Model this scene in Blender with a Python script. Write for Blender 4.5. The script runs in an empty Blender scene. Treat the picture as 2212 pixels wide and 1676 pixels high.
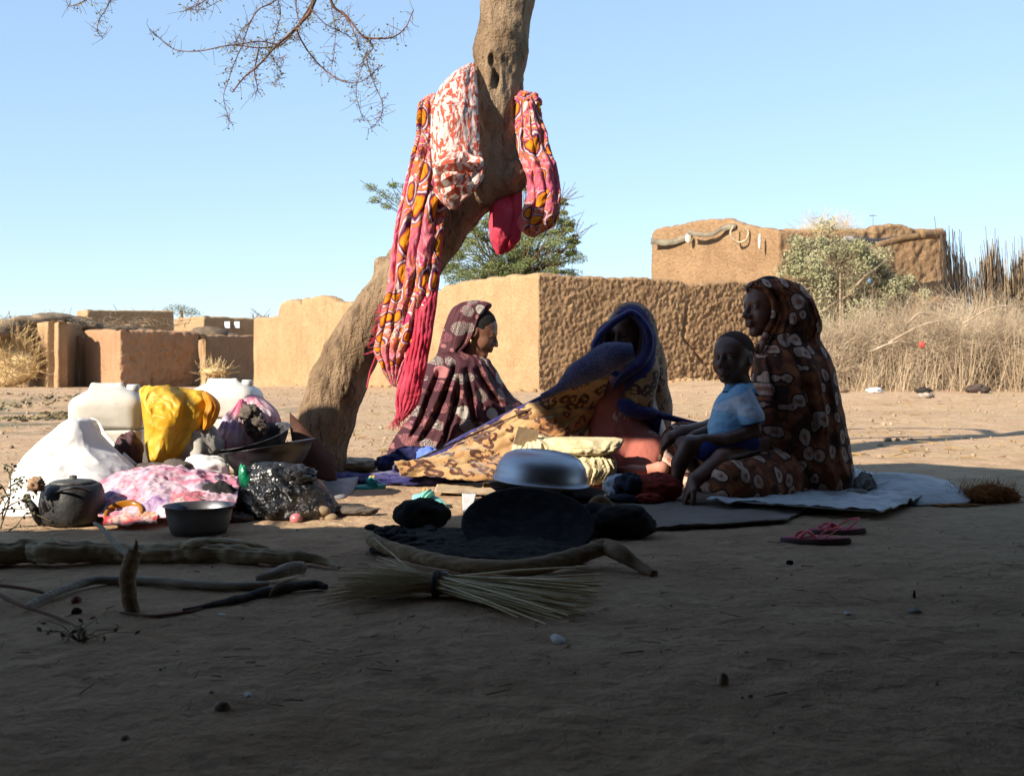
import bpy, math, random
import numpy as np
from mathutils import Vector
random.seed(5)
RS = np.random.RandomState(11)
sc = bpy.context.scene
col = sc.collection
# ---------------------------------------------------------------- camera, sky, sun, exposure
FPX, CX, HY, CH = 2458.0, 1106.0, 785.0, 0.526      # focal length, principal column, horizon row (2212 px wide photo), lens height
cd = bpy.data.cameras.new('camera'); cam = bpy.data.objects.new('camera', cd); col.objects.link(cam)
sc.camera = cam
cam.location = (0, 0, CH); cam.rotation_euler = (math.pi/2, 0, 0)
cd.sensor_width = 36; cd.lens = FPX/2212*36; cd.shift_y = -(838-HY)/2212
cd.clip_start = 0.05; cd.clip_end = 3000
cd.dof.use_dof = True; cd.dof.focus_distance = 4.5; cd.dof.aperture_fstop = 9
SUN_E = math.radians(30); SA = math.radians(41)
LX, LY = math.cos(SA), math.sin(SA)                  # horizontal travel of the light
w = bpy.data.worlds.new('World'); sc.world = w; w.use_nodes = True
nt = w.node_tree; bg = nt.nodes['Background']
sky = nt.nodes.new('ShaderNodeTexSky'); sky.sky_type = 'NISHITA'; sky.sun_disc = False
sky.sun_elevation = SUN_E; sky.sun_rotation = math.atan2(-LX, -LY)
sky.air_density = 1.0; sky.dust_density = 0.0; sky.ozone_density = 3.0; sky.altitude = 400
def _vm(op, a, b):
    n_ = nt.nodes.new('ShaderNodeVectorMath'); n_.operation = op; nt.links.new(a, n_.inputs[0]); n_.inputs[1].default_value = b; return n_.outputs[0]
_q = _vm('DIVIDE', sky.outputs[0], (4, 4, 4)); _g = nt.nodes.new('ShaderNodeGamma'); nt.links.new(_q, _g.inputs[0]); _g.inputs[1].default_value = 0.50
nt.links.new(_vm('MULTIPLY', _g.outputs[0], (4*.93, 4*1.08, 4*1.24)), bg.inputs[0]); bg.inputs[1].default_value = 0.086
sd = bpy.data.lights.new('sun', 'SUN'); sun = bpy.data.objects.new('sun', sd); col.objects.link(sun)
sd.energy = 5.0; sd.angle = math.radians(0.5); sd.color = (1.0, 0.9, 0.76)
ldir = Vector((LX*math.cos(SUN_E), LY*math.cos(SUN_E), -math.sin(SUN_E)))
sun.rotation_euler = ldir.to_track_quat('-Z', 'Y').to_euler()
sc.view_settings.view_transform = 'Standard'; sc.view_settings.look = 'None'
sc.view_settings.exposure = 1.17; sc.view_settings.gamma = 1
KX, KY = LX/math.tan(SUN_E), LY/math.tan(SUN_E)      # shadow offset on the ground per metre of height

# ---------------------------------------------------------------- small maths
def P(x, y, Y): return np.array([(x-CX)/FPX*Y, Y, CH-(y-HY)/FPX*Y])
def GP(x, y): return P(x, y, FPX*CH/(y-HY))
_perm = RS.permutation(256); _perm = np.concatenate([_perm, _perm, _perm])
_gr = RS.normal(size=(256, 3)); _gr /= np.linalg.norm(_gr, axis=1)[:, None]
def pn(p):
    p = np.asarray(p, float); i = np.floor(p).astype(int); f = p-i; i &= 255
    u = f*f*f*(f*(f*6-15)+10); out = 0
    for a in (0, 1):
        for b in (0, 1):
            for c in (0, 1):
                h = _perm[_perm[_perm[i[..., 0]+a]+i[..., 1]+b]+i[..., 2]+c]
                g = _gr[h]; d = g[..., 0]*(f[..., 0]-a)+g[..., 1]*(f[..., 1]-b)+g[..., 2]*(f[..., 2]-c)
                out = out+d*(u[..., 0] if a else 1-u[..., 0])*(u[..., 1] if b else 1-u[..., 1])*(u[..., 2] if c else 1-u[..., 2])
    return out
def fbm(p, o=3):
    s = 0; a = 1.0; p = np.asarray(p, float)
    for k in range(o): s = s+a*pn(p*(2**k)+17.3*k); a *= .5
    return s
def ridge(p, o=2):
    s = 0; a = 1.0; p = np.asarray(p, float)
    for k in range(o): s = s+a*(1-2*np.abs(pn(p*(2**k)+9.1*k))*1.6); a *= .5
    return s*.5
def st3(x, y, z): return np.stack(np.broadcast_arrays(x, y, z), -1)
def spl(pts, n):
    """Catmull-Rom through the rows of pts, n samples"""
    p = np.asarray(pts, float); m = len(p)
    if m == 2: t = np.linspace(0, 1, n)[:, None]; return p[0]*(1-t)+p[1]*t
    q = np.vstack([2*p[0]-p[1], p, 2*p[-1]-p[-2]]); t = np.linspace(0, m-1-1e-9, n); i = t.astype(int); f = (t-i)[:, None]
    a, b, c, d = q[i], q[i+1], q[i+2], q[i+3]
    return .5*((2*b)+(c-a)*f+(2*a-5*b+4*c-d)*f*f+(3*b-a-3*c+d)*f**3)
def sstep(a, b, x): t = np.clip((x-a)/(b-a), 0, 1); return t*t*(3-2*t)
def ghz(x, y):
    """height of the ground"""
    x = np.asarray(x, float); y = np.asarray(y, float)
    z = .20*sstep(1.2, 3.5, x)*sstep(12, 19, y)
    z = z-.10*sstep(-4, -8, x)*sstep(20, 30, y)
    z = z+.06*sstep(6.5, 12, y)*(fbm(st3(x*.35, y*.35, 3.3), 2))
    z = z+.16*np.exp(-((y-15.5-.2*x)/.9)**2)*sstep(-2.6, -4.4, x)*(.8+.5*pn(st3(x*1.3, y*1.3, 1)))
    z = z+.010*fbm(st3(x*1.7, y*1.7, 0), 2)+.005*fbm(st3(x*9, y*9, 5), 2)*np.exp(-y/14)
    return z

# ---------------------------------------------------------------- mesh helpers
ORG = {}
def tag(o, label=None, cat=None, group=None, kind=None):
    for k, v in (('label', label), ('category', cat), ('group', group), ('kind', kind)):
        if v: o[k] = v
    return o
def thing(name, label, cat, loc, group=None):
    o = bpy.data.objects.new(name, None); col.objects.link(o); o.location = [float(a) for a in loc]
    o.empty_display_size = .1; ORG[o.name] = np.array(loc, float)
    return tag(o, label, cat, group)
def mk(name, VF, m, parent=None, smooth=True, loc=None, attr=None):
    V, F = VF; V = np.asarray(V, float)
    if parent is not None: o0 = ORG[parent.name]
    elif loc is not None: o0 = np.array(loc, float)
    else: o0 = np.array([(V[:, 0].min()+V[:, 0].max())/2, (V[:, 1].min()+V[:, 1].max())/2, V[:, 2].min()])
    V = V-o0; me = bpy.data.meshes.new(name)
    if isinstance(F, np.ndarray):
        k = F.shape[1]; me.vertices.add(len(V)); me.vertices.foreach_set('co', V.astype(np.float32).ravel())
        me.loops.add(F.size); me.loops.foreach_set('vertex_index', F.astype(np.int32).ravel())
        me.polygons.add(len(F)); me.polygons.foreach_set('loop_start', np.arange(0, F.size, k, dtype=np.int32))
        me.update(calc_edges=True); me.validate()
    else:
        me.from_pydata([tuple(v) for v in V], [], [tuple(int(i) for i in f) for f in F]); me.update()
    me.polygons.foreach_set('use_smooth', [smooth]*len(me.polygons))
    if attr is not None:
        for an, av in attr.items():
            a = me.attributes.new(an, 'FLOAT', 'POINT'); a.data.foreach_set('value', np.asarray(av, np.float32))
    me.materials.append(m); o = bpy.data.objects.new(name, me); col.objects.link(o)
    if parent is not None: o.parent = parent
    else: o.location = [float(a) for a in o0]
    ORG[o.name] = o0
    return o
def cat(*parts):
    Vs = []; Fs = []; n = 0; arr = all(isinstance(f, np.ndarray) for _, f in parts) and len({f.shape[1] for _, f in parts}) == 1
    for V, F in parts:
        Vs.append(np.asarray(V, float))
        Fs.append(F+n if arr else [tuple(int(i)+n for i in f) for f in F]); n += len(V)
    return np.vstack(Vs), (np.vstack(Fs) if arr else [f for F in Fs for f in F])
def gridF(m, n, closed=False):
    c = n if closed else n-1
    i, j = np.meshgrid(np.arange(m-1), np.arange(c), indexing='ij'); j2 = (j+1) % n
    return np.stack([i*n+j, i*n+j2, (i+1)*n+j2, (i+1)*n+j], -1).reshape(-1, 4)
def loft(R):
    """R: m rings of n points, capped with quads fans (arrays, degenerate-free)"""
    m, n, _ = R.shape; V = R.reshape(-1, 3); F = gridF(m, n, True)
    V = np.vstack([V, R[0].mean(0), R[-1].mean(0)]); a = m*n; L = [tuple(f) for f in F]
    for j in range(n): L.append((a, (j+1) % n, j)); L.append((a+1, (m-1)*n+j, (m-1)*n+(j+1) % n))
    return V, L
def frames(C):
    T = np.gradient(C, axis=0); T /= np.linalg.norm(T, axis=1)[:, None]+1e-12
    ref = np.array([0, 0, 1.]) if abs(T[0, 2]) < .8 else np.array([1., 0, 0]); A = []
    for t in T:
        ref = ref-t*ref.dot(t); ref /= np.linalg.norm(ref)+1e-9; A.append(ref.copy())
    A = np.array(A); return T, A, np.cross(T, A)
def tube(pts, rad, n=8, m=None, rough=0, freq=20, seed=0, flat=1.0, smoothp=True):
    pts = np.asarray(pts, float); rad = np.atleast_1d(np.asarray(rad, float)); rad = np.repeat(rad, len(pts)) if len(rad) == 1 else rad
    if m is None: m = max(2, len(pts)*3) if smoothp else len(pts)
    Q = spl(np.hstack([pts, rad[:, None]]), m) if (smoothp and len(pts) > 2) else spl(np.hstack([pts, rad[:, None]]), m) if len(pts) == 2 else np.hstack([pts, rad[:, None]])
    C = Q[:, :3]; r = np.abs(Q[:, 3]); T, A, B = frames(C); th = np.linspace(0, 2*math.pi, n, endpoint=False)
    R = C[:, None]+r[:, None, None]*(A[:, None]*np.cos(th)[None, :, None]*flat+B[:, None]*np.sin(th)[None, :, None])
    if rough:
        d = R-C[:, None]; s = fbm(R*freq+seed, 2); g = ridge(st3(np.cos(th)[None]*3+seed, np.sin(th)[None]*3, np.linspace(0, 1, len(C))[:, None]*1.5), 2)
        R = C[:, None]+d*(1+rough*s+rough*.7*g)[..., None]
    return loft(R)
def lathe(prof, n=40):
    """closed lathe: prof list of (r,z) from axis to axis"""
    prof = np.array(prof, float); th = np.linspace(0, 2*math.pi, n, endpoint=False)
    R = np.stack([prof[:, 0, None]*np.cos(th), prof[:, 0, None]*np.sin(th), np.repeat(prof[:, 1, None], n, 1)], -1)
    return loft(R)
def place(VF, loc, up=(0, 0, 1), spin=0, scale=(1, 1, 1)):
    V, F = VF; V = np.asarray(V, float)*np.array(scale); c, s = math.cos(spin), math.sin(spin)
    V = np.stack([V[:, 0]*c-V[:, 1]*s, V[:, 0]*s+V[:, 1]*c, V[:, 2]], -1)
    u = np.array(up, float); u /= np.linalg.norm(u); a = np.array([1., 0, 0]) if abs(u[0]) < .9 else np.array([0, 1., 0])
    x = a-u*a.dot(u); x /= np.linalg.norm(x); y = np.cross(u, x)
    return V[:, :1]*x+V[:, 1:2]*y+V[:, 2:]*u+np.array(loc), F
def shell(G, t):
    """a sheet G (m,n,3) given thickness t"""
    m, n, _ = G.shape; du = np.gradient(G, axis=0); dv = np.gradient(G, axis=1); N = np.cross(du, dv); N /= np.linalg.norm(N, axis=2)[..., None]+1e-9
    A = (G+N*t/2).reshape(-1, 3); B = (G-N*t/2).reshape(-1, 3); F = gridF(m, n); k = m*n
    idx = np.arange(k).reshape(m, n); rim = np.concatenate([idx[0, :], idx[1:, -1], idx[-1, -2::-1], idx[-2:0, 0][::1]]); r2 = np.roll(rim, -1)
    S = np.stack([rim, rim+k, r2+k, r2], -1)
    return np.vstack([A, B]), np.vstack([F, F[:, ::-1]+k, S])
def box(lo, hi, bev=0):
    lo = np.array(lo, float); hi = np.array(hi, float)
    V = np.array([[(lo, hi)[a][0], (lo, hi)[b][1], (lo, hi)[c][2]] for a in (0, 1) for b in (0, 1) for c in (0, 1)])
    return V, np.array([(0, 1, 3, 2), (4, 6, 7, 5), (0, 4, 5, 1), (2, 3, 7, 6), (0, 2, 6, 4), (1, 5, 7, 3)])
def rowloft(rows, m=70, n=72, fold=.02, ff=3.0, fv=1.2, seed=0, wr=.006, wf=14, sharp=1.0, tw=0., lean=0., ex=None, side=1, cut=1.):
    """cloth body: rows (y, xl, xr, Yc, half depth) in photo columns/rows; folds run down the rows"""
    Q = spl(np.array(rows, float), m); y, xl, xr, Yc, dh = Q.T; dh = np.maximum(dh, .002)
    A = st3((xl-CX)/FPX*Yc, Yc, CH-(y-HY)/FPX*Yc); B = st3((xr-CX)/FPX*Yc, Yc, CH-(y-HY)/FPX*Yc)
    C = (A+B)/2; hw = np.abs(B[:, 0]-A[:, 0])/2
    th = np.linspace(0, 2*math.pi, n, endpoint=False); cs, sn = np.cos(th), np.sin(th); v = np.linspace(0, 1, m)[:, None]
    wob = .35*fbm(st3(np.cos(th)[None]*1.3+seed, np.sin(th)[None]*1.3, v*3+seed), 2); tt = th[None]+tw*v+wob*.5; fn = ridge(st3(np.cos(tt)*ff+seed, np.sin(tt)*ff+seed*.3, v*fv+seed+wob), 2)
    fn = np.sign(fn)*np.abs(fn)**sharp
    if ex is not None:
        e = np.interp(np.linspace(0, 1, m), np.linspace(0, 1, len(ex)), ex)[:, None]; cs = np.where(cs[None]*side > 0, np.sign(cs[None])*np.abs(cs[None])**e, cs[None]+0*e); sn = sn[None]+0*e
    else: cs = cs[None]+0*v; sn = sn[None]+0*v
    g = 1+0*v; env = np.minimum(1, np.minimum(hw, dh)/.06)[:, None]
    edge = .35+.65*np.abs(sn)
    X = C[:, 0, None]+(hw[:, None]+fold*fn*env*edge*.3)*cs; Yy = Yc[:, None]-(dh[:, None]+fold*fn*env)*sn+lean*(cs*hw[:, None])
    Z = C[:, 2, None]+0*cs
    R = st3(X, Yy, Z); R = R+(wr*fbm(R*wf+seed, 2)*env)[..., None]*st3(cs*.5, -sn, .5*g+0*cs)
    R[..., 2] = np.maximum(R[..., 2], .003)
    return loft(R)
def lump(c, r, seed=0, amp=.2, fr=2., n=40, ridg=0., floor=None, up=(0, 0, 1), spin=0, oct=3, sq=1.):
    m = n//2+2; ph = np.linspace(.02, math.pi-.02, m)[:, None]; th = np.linspace(0, 2*math.pi, n, endpoint=False)[None]
    D = st3(np.sin(ph)*np.cos(th), np.sin(ph)*np.sin(th), np.cos(ph)+0*th)
    s = 1+amp*fbm(D*fr+seed*3.1, oct)+ridg*ridge(D*fr*1.6+seed*1.7, 2)
    if sq != 1: D = np.sign(D)*np.abs(D)**sq; D /= np.maximum(1e-6, np.abs(D)).max(-1, keepdims=True)**.35
    R = D*s[..., None]*np.array(r); V, F = loft(R); V, F = place((V, F), c, up, spin)
    if floor is not None: V[:, 2] = np.maximum(V[:, 2], floor)
    return V, F
def sheet(c4, h, m=50, n=50, wr=.01, wf=8, seed=0, t=.003, edge=.05, wav=None):
    """ground cloth: four corners (world), height function h(u,v) and wrinkles"""
    a, b, c, d = [np.array(q, float) for q in c4]; u = np.linspace(0, 1, m)[:, None]; v = np.linspace(0, 1, n)[None]
    U, Vv = np.broadcast_arrays(u, v); eu = edge*pn(st3(U*4+seed, Vv*4, 1)); ev = edge*pn(st3(U*4, Vv*4+seed, 7))
    U2 = U+eu; V2 = Vv+ev; G = (a*(1-U2)[..., None]+b*U2[..., None])*(1-V2)[..., None]+(d*(1-U2)[..., None]+c*U2[..., None])*V2[..., None]
    z = G[..., 2]+h(U, Vv)+wr*(.5+ridge(G*np.array([1, 1, .1])*wf+seed, 3))
    G = G.copy(); G[..., 2] = np.maximum(z, .006); return shell(G, t)
def quadbits(C, D, L, W, rs, cross=True):
    """many little leaf quads: centres C, directions D, length, width"""
    n = len(C); D = D/(np.linalg.norm(D, axis=1)[:, None]+1e-9); r = rs.normal(size=(n, 3)); S = np.cross(D, r); S /= np.linalg.norm(S, axis=1)[:, None]+1e-9
    L = np.broadcast_to(L, n)[:, None]; W = np.broadcast_to(W, n)[:, None]
    V = np.stack([C-D*L/2, C+S*W/2, C+D*L/2, C-S*W/2], 1).reshape(-1, 3); return V, np.arange(4*n).reshape(n, 4)
def sticks(A, B, ra, rb=None):
    """many straight three sided sticks"""
    n = len(A); T = B-A; T = T/(np.linalg.norm(T, axis=1)[:, None]+1e-9); r = np.tile([.3, .5, .81], (n, 1)); S = np.cross(T, r); S /= np.linalg.norm(S, axis=1)[:, None]+1e-9; U = np.cross(T, S)
    ra = np.broadcast_to(ra, n)[:, None]; rb = ra*.5 if rb is None else np.broadcast_to(rb, n)[:, None]; vs = []
    for C, q in ((A, ra), (B, rb)):
        for k in range(3): a = k*2.0944; vs.append(C+q*(S*math.cos(a)+U*math.sin(a)))
    V = np.stack(vs, 1).reshape(-1, 3); b = np.arange(n)[:, None]*6
    F = np.concatenate([b+np.array([[0, 1, 4, 3]]), b+np.array([[1, 2, 5, 4]]), b+np.array([[2, 0, 3, 5]])]); return V, F
def polystick(paths, radii):
    """curved twigs: chained sticks"""
    A = []; B = []; ra = []; rb = []
    for p, r in zip(paths, radii):
        k = len(p)
        for i in range(k-1): A.append(p[i]); B.append(p[i+1]); ra.append(r*(1-i/k*.7)); rb.append(r*(1-(i+1)/k*.7))
    return sticks(np.array(A), np.array(B), np.array(ra), np.array(rb))

def drape(rows, m=90, n=140, nf=4., amp=.02, over=1.1, cr=.012, cf=14, seed=0, t=.003, wander=1.2, hem=.3):
    """thin hanging cloth: rows (y, xl, xr, Yc, bulge) in photo columns/rows; S-shaped folds with sharp creases; returns mesh and cloth coordinates"""
    Q = spl(np.array(rows, float), m); y, xl, xr, Yc, dh = Q.T; u = np.linspace(0, 1, n)[None]; v = np.linspace(0, 1, m)[:, None]
    A = st3((xl-CX)/FPX*Yc, Yc, CH-(y-HY)/FPX*Yc); B = st3((xr-CX)/FPX*Yc, Yc, CH-(y-HY)/FPX*Yc); wdt = np.linalg.norm(B-A, axis=1)[:, None]
    ph = wander*fbm(st3(v*2.1+seed, u*1.5, 3), 2)*2+seed; k = 2*math.pi*nf*u+ph; am = amp*(.55+.9*np.abs(pn(st3(v*3+seed, u*3, 1))))*np.minimum(1, wdt/.12)
    uu = u+over*np.sin(k)/(2*math.pi*nf)*np.sin(math.pi*u)**.3; dep = am*np.cos(k)+np.maximum(dh, 0)[:, None]*np.sqrt(np.clip(1-(2*u-1)**2, 0, 1))
    G = A[:, None]*(1-uu[..., None])+B[:, None]*uu[..., None]; G[..., 1] -= dep
    W_ = G*cf+.35*fbm(G*cf*.6+seed, 2)[..., None]; c = ridge(W_*np.array([1, 1, .6])+seed, 3); G = G+(cr*c*np.minimum(1, wdt/.08))[..., None]*np.array([.35, -1, .45])
    G[..., 2] += hem*.03*fbm(st3(u*5+seed, v*0, 2), 2)*np.abs(2*v-1)**6; L = float(np.sum(np.abs(np.diff(Q[:, 0]))))*Yc.mean()/FPX
    G[..., 2] = np.maximum(G[..., 2], .004); fu = (u-.5)*wdt.max()*(1+over*.9)+0*v; fv = -v*L+0*u; return shell(G, t), {'fu': np.tile(fu.ravel(), 2), 'fv': np.tile(fv.ravel(), 2)}
def grooves(V, lines, Y0, depth=.04, wd=.014):
    """deep folds pressed into a cloth body along lines of photo columns/rows"""
    for li in lines:
        Q = spl(np.array([P(a, b, Y0) for a, b in li]), 60)[:, [0, 2]]; p = V[:, [0, 2]]*1.0; sc_ = Y0/np.maximum(V[:, 1], 1); p[:, 0] *= sc_; p[:, 1] = CH+(V[:, 2]-CH)*sc_
        box_ = (p[:, 0] > Q[:, 0].min()-.08)&(p[:, 0] < Q[:, 0].max()+.08)&(p[:, 1] > Q[:, 1].min()-.05)&(p[:, 1] < Q[:, 1].max()+.05)&(V[:, 1] < V[:, 1].mean()); i = np.nonzero(box_)[0]
        d = np.linalg.norm(p[i, None]-Q[None], axis=2); j = d.argmin(1); dm = d[np.arange(len(i)), j]; tt = j/59.; a = np.sin(np.clip(tt*1.15+.02, 0, 1)*math.pi)**.5
        V[i, 1] += depth*a*np.exp(-(dm/wd)**2)-depth*.45*a*np.exp(-((dm-wd*2.0)/(wd*1.0))**2)
    return V

# ---------------------------------------------------------------- implicit sculpting (one continuous surface)
class Vol:
    def __init__(s, lo, hi, vx):
        s.lo = np.array(lo, float); s.vx = vx; s.n = np.ceil((np.array(hi)-s.lo)/vx).astype(int)+1; s.F = np.full(s.n, 1., np.float32)
    def reg(s, lo, hi):
        a = np.clip(np.floor((lo-s.lo)/s.vx).astype(int), 0, s.n); b = np.clip(np.ceil((hi-s.lo)/s.vx).astype(int)+1, 0, s.n)
        sl = tuple(slice(i, j) for i, j in zip(a, b)); ax = [s.lo[k]+s.vx*np.arange(a[k], b[k]) for k in range(3)]
        return sl, ax[0][:, None, None], ax[1][None, :, None], ax[2][None, None, :]
    def comb(s, sl, d, k, op):
        F = s.F[sl]; k = max(k, 1e-4)
        if op == 'u': h = np.clip(.5+.5*(F-d)/k, 0, 1); s.F[sl] = F*(1-h)+d*h-k*h*(1-h)
        else: h = np.clip(.5-.5*(F+d)/k, 0, 1); s.F[sl] = F*(1-h)-d*h+k*h*(1-h)
    def ell(s, c, r, k=.01, op='u', M=None):
        c = np.array(c, float); r = np.array(r, float); R = r.max()+k+2*s.vx; sl, x, y, z = s.reg(c-R, c+R)
        if 0 in s.F[sl].shape: return
        x, y, z = x-c[0], y-c[1], z-c[2]
        if M is not None: x, y, z = [M[i][0]*x+M[i][1]*y+M[i][2]*z for i in range(3)]
        k0 = np.sqrt((x/r[0])**2+(y/r[1])**2+(z/r[2])**2); k1 = np.sqrt((x/r[0]**2)**2+(y/r[1]**2)**2+(z/r[2]**2)**2)+1e-6
        s.comb(sl, k0*(k0-1)/k1, k, op)
    def cap(s, a, b, ra, rb=None, k=.01, op='u'):
        a = np.array(a, float); b = np.array(b, float); rb = ra if rb is None else rb; R = max(ra, rb)+k+2*s.vx
        sl, x, y, z = s.reg(np.minimum(a, b)-R, np.maximum(a, b)+R)
        if 0 in s.F[sl].shape: return
        d = b-a; L = d.dot(d)+1e-9; t = np.clip(((x-a[0])*d[0]+(y-a[1])*d[1]+(z-a[2])*d[2])/L, 0, 1)
        s.comb(sl, np.sqrt((x-a[0]-t*d[0])**2+(y-a[1]-t*d[1])**2+(z-a[2]-t*d[2])**2)-(ra+(rb-ra)*t), k, op)
    def chain(s, pts, rad, k=.01, op='u'):
        for i in range(len(pts)-1): s.cap(pts[i], pts[i+1], rad[i], rad[i+1], k, op)
    def rbox(s, c, h, r, k=.005, op='u', M=None):
        c = np.array(c, float); h = np.array(h, float); R = np.linalg.norm(h)+k+2*s.vx; sl, x, y, z = s.reg(c-R, c+R)
        x, y, z = x-c[0], y-c[1], z-c[2]
        if M is not None: x, y, z = [M[i][0]*x+M[i][1]*y+M[i][2]*z for i in range(3)]
        q = [np.abs(v)-(hh-r) for v, hh in zip((x, y, z), h)]
        d = np.sqrt(sum(np.maximum(v, 0)**2 for v in q))+np.minimum(np.maximum(np.maximum(q[0], q[1]), q[2]), 0)-r
        s.comb(sl, d, k, op)
    def net(s):
        F = s.F; F[0] = F[-1] = 1; F[:, 0] = F[:, -1] = 1; F[:, :, 0] = F[:, :, -1] = 1
        S = F < 0; n = np.array(F.shape); cn = n-1; N = int(cn.prod()); acc = np.zeros((3, N)); cnt = np.zeros(N); quads = []
        def cid(i): return (i[0]*cn[1]+i[1])*cn[2]+i[2]
        for ax in range(3):
            a = [slice(None)]*3; b = [slice(None)]*3; a[ax] = slice(0, -1); b[ax] = slice(1, None); a = tuple(a); b = tuple(b)
            idx = np.array(np.nonzero(S[a] != S[b])); fa = F[a][tuple(idx)]; fb = F[b][tuple(idx)]; t = fa/(fa-fb)
            pos = idx.astype(float); pos[ax] += t; o1, o2 = [k for k in range(3) if k != ax]; cs = []
            for d1, d2 in ((0, 0), (1, 0), (1, 1), (0, 1)):
                i = idx.copy(); i[o1] -= d1; i[o2] -= d2; c = cid(i); cs.append(c); cnt += np.bincount(c, minlength=N)
                for k in range(3): acc[k] += np.bincount(c, pos[k], minlength=N)
            q = np.stack(cs, -1); fl = (fa < 0) ^ (ax == 1); q[fl] = q[fl][:, ::-1]; quads.append(q)
        u = np.nonzero(cnt)[0]; mp = np.full(N, -1); mp[u] = np.arange(len(u)); V = (acc[:, u]/cnt[u]).T*s.vx+s.lo
        return V, mp[np.vstack(quads)][:, ::-1]
def basis(f, up=(0, 0, 1)):
    f = np.array(f, float); f /= np.linalg.norm(f); l = np.cross(up, f); l /= np.linalg.norm(l); return np.array([f, l, np.cross(f, l)])
def smoothV(V, F, it=2):
    for _ in range(it):
        A = np.zeros_like(V); c = np.zeros(len(V))
        for k in range(4):
            i, j = F[:, k], F[:, (k+1) % 4]
            for q in range(3): A[:, q] += np.bincount(i, V[j, q], minlength=len(V))
            c += np.bincount(i, minlength=len(V))
        V = V*.5+A/np.maximum(c, 1)[:, None]*.5
    return V

# ---------------------------------------------------------------- materials
def S(r, g, b):
    return tuple(((c/255+.055)/1.055)**2.4 if c > 10 else c/255/12.92 for c in (r, g, b))+(1,)
def L3(c): return tuple(c)+(1,) if len(c) == 3 else c
class NT:
    def __init__(s, name):
        s.m = bpy.data.materials.new(name); s.m.use_nodes = True; s.t = s.m.node_tree; s.b = s.t.nodes['Principled BSDF']
        s.co = s.t.nodes.new('ShaderNodeTexCoord').outputs['Object']
    def n(s, ty, ins=None, **kw):
        x = s.t.nodes.new(ty)
        for k, v in kw.items(): setattr(x, k, v)
        for k, v in (ins or {}).items():
            if hasattr(v, 'bl_idname'): s.t.links.new(v, x.inputs[k])
            else: x.inputs[k].default_value = v
        return x
    def map(s, sc_=(1, 1, 1), rot=(0, 0, 0), v=None): return s.n('ShaderNodeMapping', {'Vector': v or s.co, 'Scale': sc_, 'Rotation': rot}).outputs[0]
    def noise(s, scale, det=4, v=None, rough=.6, dist=0): return s.n('ShaderNodeTexNoise', {'Vector': v or s.co, 'Scale': scale, 'Detail': det, 'Roughness': rough, 'Distortion': dist}).outputs[0]
    def nvec(s, scale, amt, v=None):
        q = s.n('ShaderNodeTexNoise', {'Vector': v or s.co, 'Scale': scale, 'Detail': 2}).outputs['Color']
        q = s.n('ShaderNodeVectorMath', {0: q, 1: (.5, .5, .5)}, operation='SUBTRACT').outputs[0]
        q = s.n('ShaderNodeVectorMath', {0: q, 'Scale': amt}, operation='SCALE').outputs[0]
        return s.n('ShaderNodeVectorMath', {0: v or s.co, 1: q}, operation='ADD').outputs[0]
    def vor(s, scale, v=None, feature='F1', rnd=1, dim='3D'): return s.n('ShaderNodeTexVoronoi', {'Vector': v or s.co, 'Scale': scale, 'Randomness': rnd}, feature=feature, voronoi_dimensions=dim)
    def cuv(s, sx=1., sz=1.): return s.n('ShaderNodeCombineXYZ', {0: s.math('MULTIPLY', s.attr('fu'), sx), 1: s.math('MULTIPLY', s.attr('fv'), sz), 2: 0.}).outputs[0]
    def flat(s, k=.55, sx=1., sz=1.):
        x, y, z = s.sep(s.co); return s.n('ShaderNodeCombineXYZ', {0: s.math('MULTIPLY', s.math('ADD', x, s.math('MULTIPLY', y, k)), sx), 1: s.math('MULTIPLY', z, sz), 2: 0.}).outputs[0]
    def ramp(s, f, stops, interp='LINEAR'):
        r = s.n('ShaderNodeValToRGB', {'Fac': f}); e = r.color_ramp; e.interpolation = interp
        while len(e.elements) < len(stops): e.elements.new(.5)
        for el, (p, c) in zip(e.elements, stops): el.position = p; el.color = L3(c) if not isinstance(c, (int, float)) else (c, c, c, 1)
        return r.outputs[0]
    def mix(s, f, a, b, mode='MIX'):
        x = s.n('ShaderNodeMix', data_type='RGBA', blend_type=mode)
        for k, v in ((0, f), (6, a), (7, b)):
            if hasattr(v, 'bl_idname'): s.t.links.new(v, x.inputs[k])
            else: x.inputs[k].default_value = v
        return x.outputs[2]
    def math(s, op, a, b=0.): return s.n('ShaderNodeMath', {0: a, 1: b}, operation=op).outputs[0]
    def sep(s, v): return s.n('ShaderNodeSeparateXYZ', {0: v}).outputs
    def attr(s, n): return s.n('ShaderNodeAttribute', attribute_name=n).outputs['Fac']
    def bump(s, hgt, dist=.01, strength=1., nrm=None):
        d = {'Height': hgt, 'Distance': dist, 'Strength': strength}
        if nrm is not None: d['Normal'] = nrm
        return s.n('ShaderNodeBump', d).outputs[0]
    def out(s, colr, rough=.85, nrm=None, spec=.25, metal=0, alb=.75, **kw):
        if alb != 1: colr = s.mix(1., colr, (alb, alb, alb, 1), 'MULTIPLY')      # all colours above were picked by eye, a third too light for real surfaces
        for k, v in (('Base Color', colr), ('Roughness', rough), ('Specular IOR Level', spec), ('Metallic', metal), ('Normal', nrm)):
            if v is None: continue
            if hasattr(v, 'bl_idname'): s.t.links.new(v, s.b.inputs[k])
            else: s.b.inputs[k].default_value = v
        for k, v in kw.items(): s.b.inputs[k.replace('_', ' ')].default_value = v
        return s.m
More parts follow.
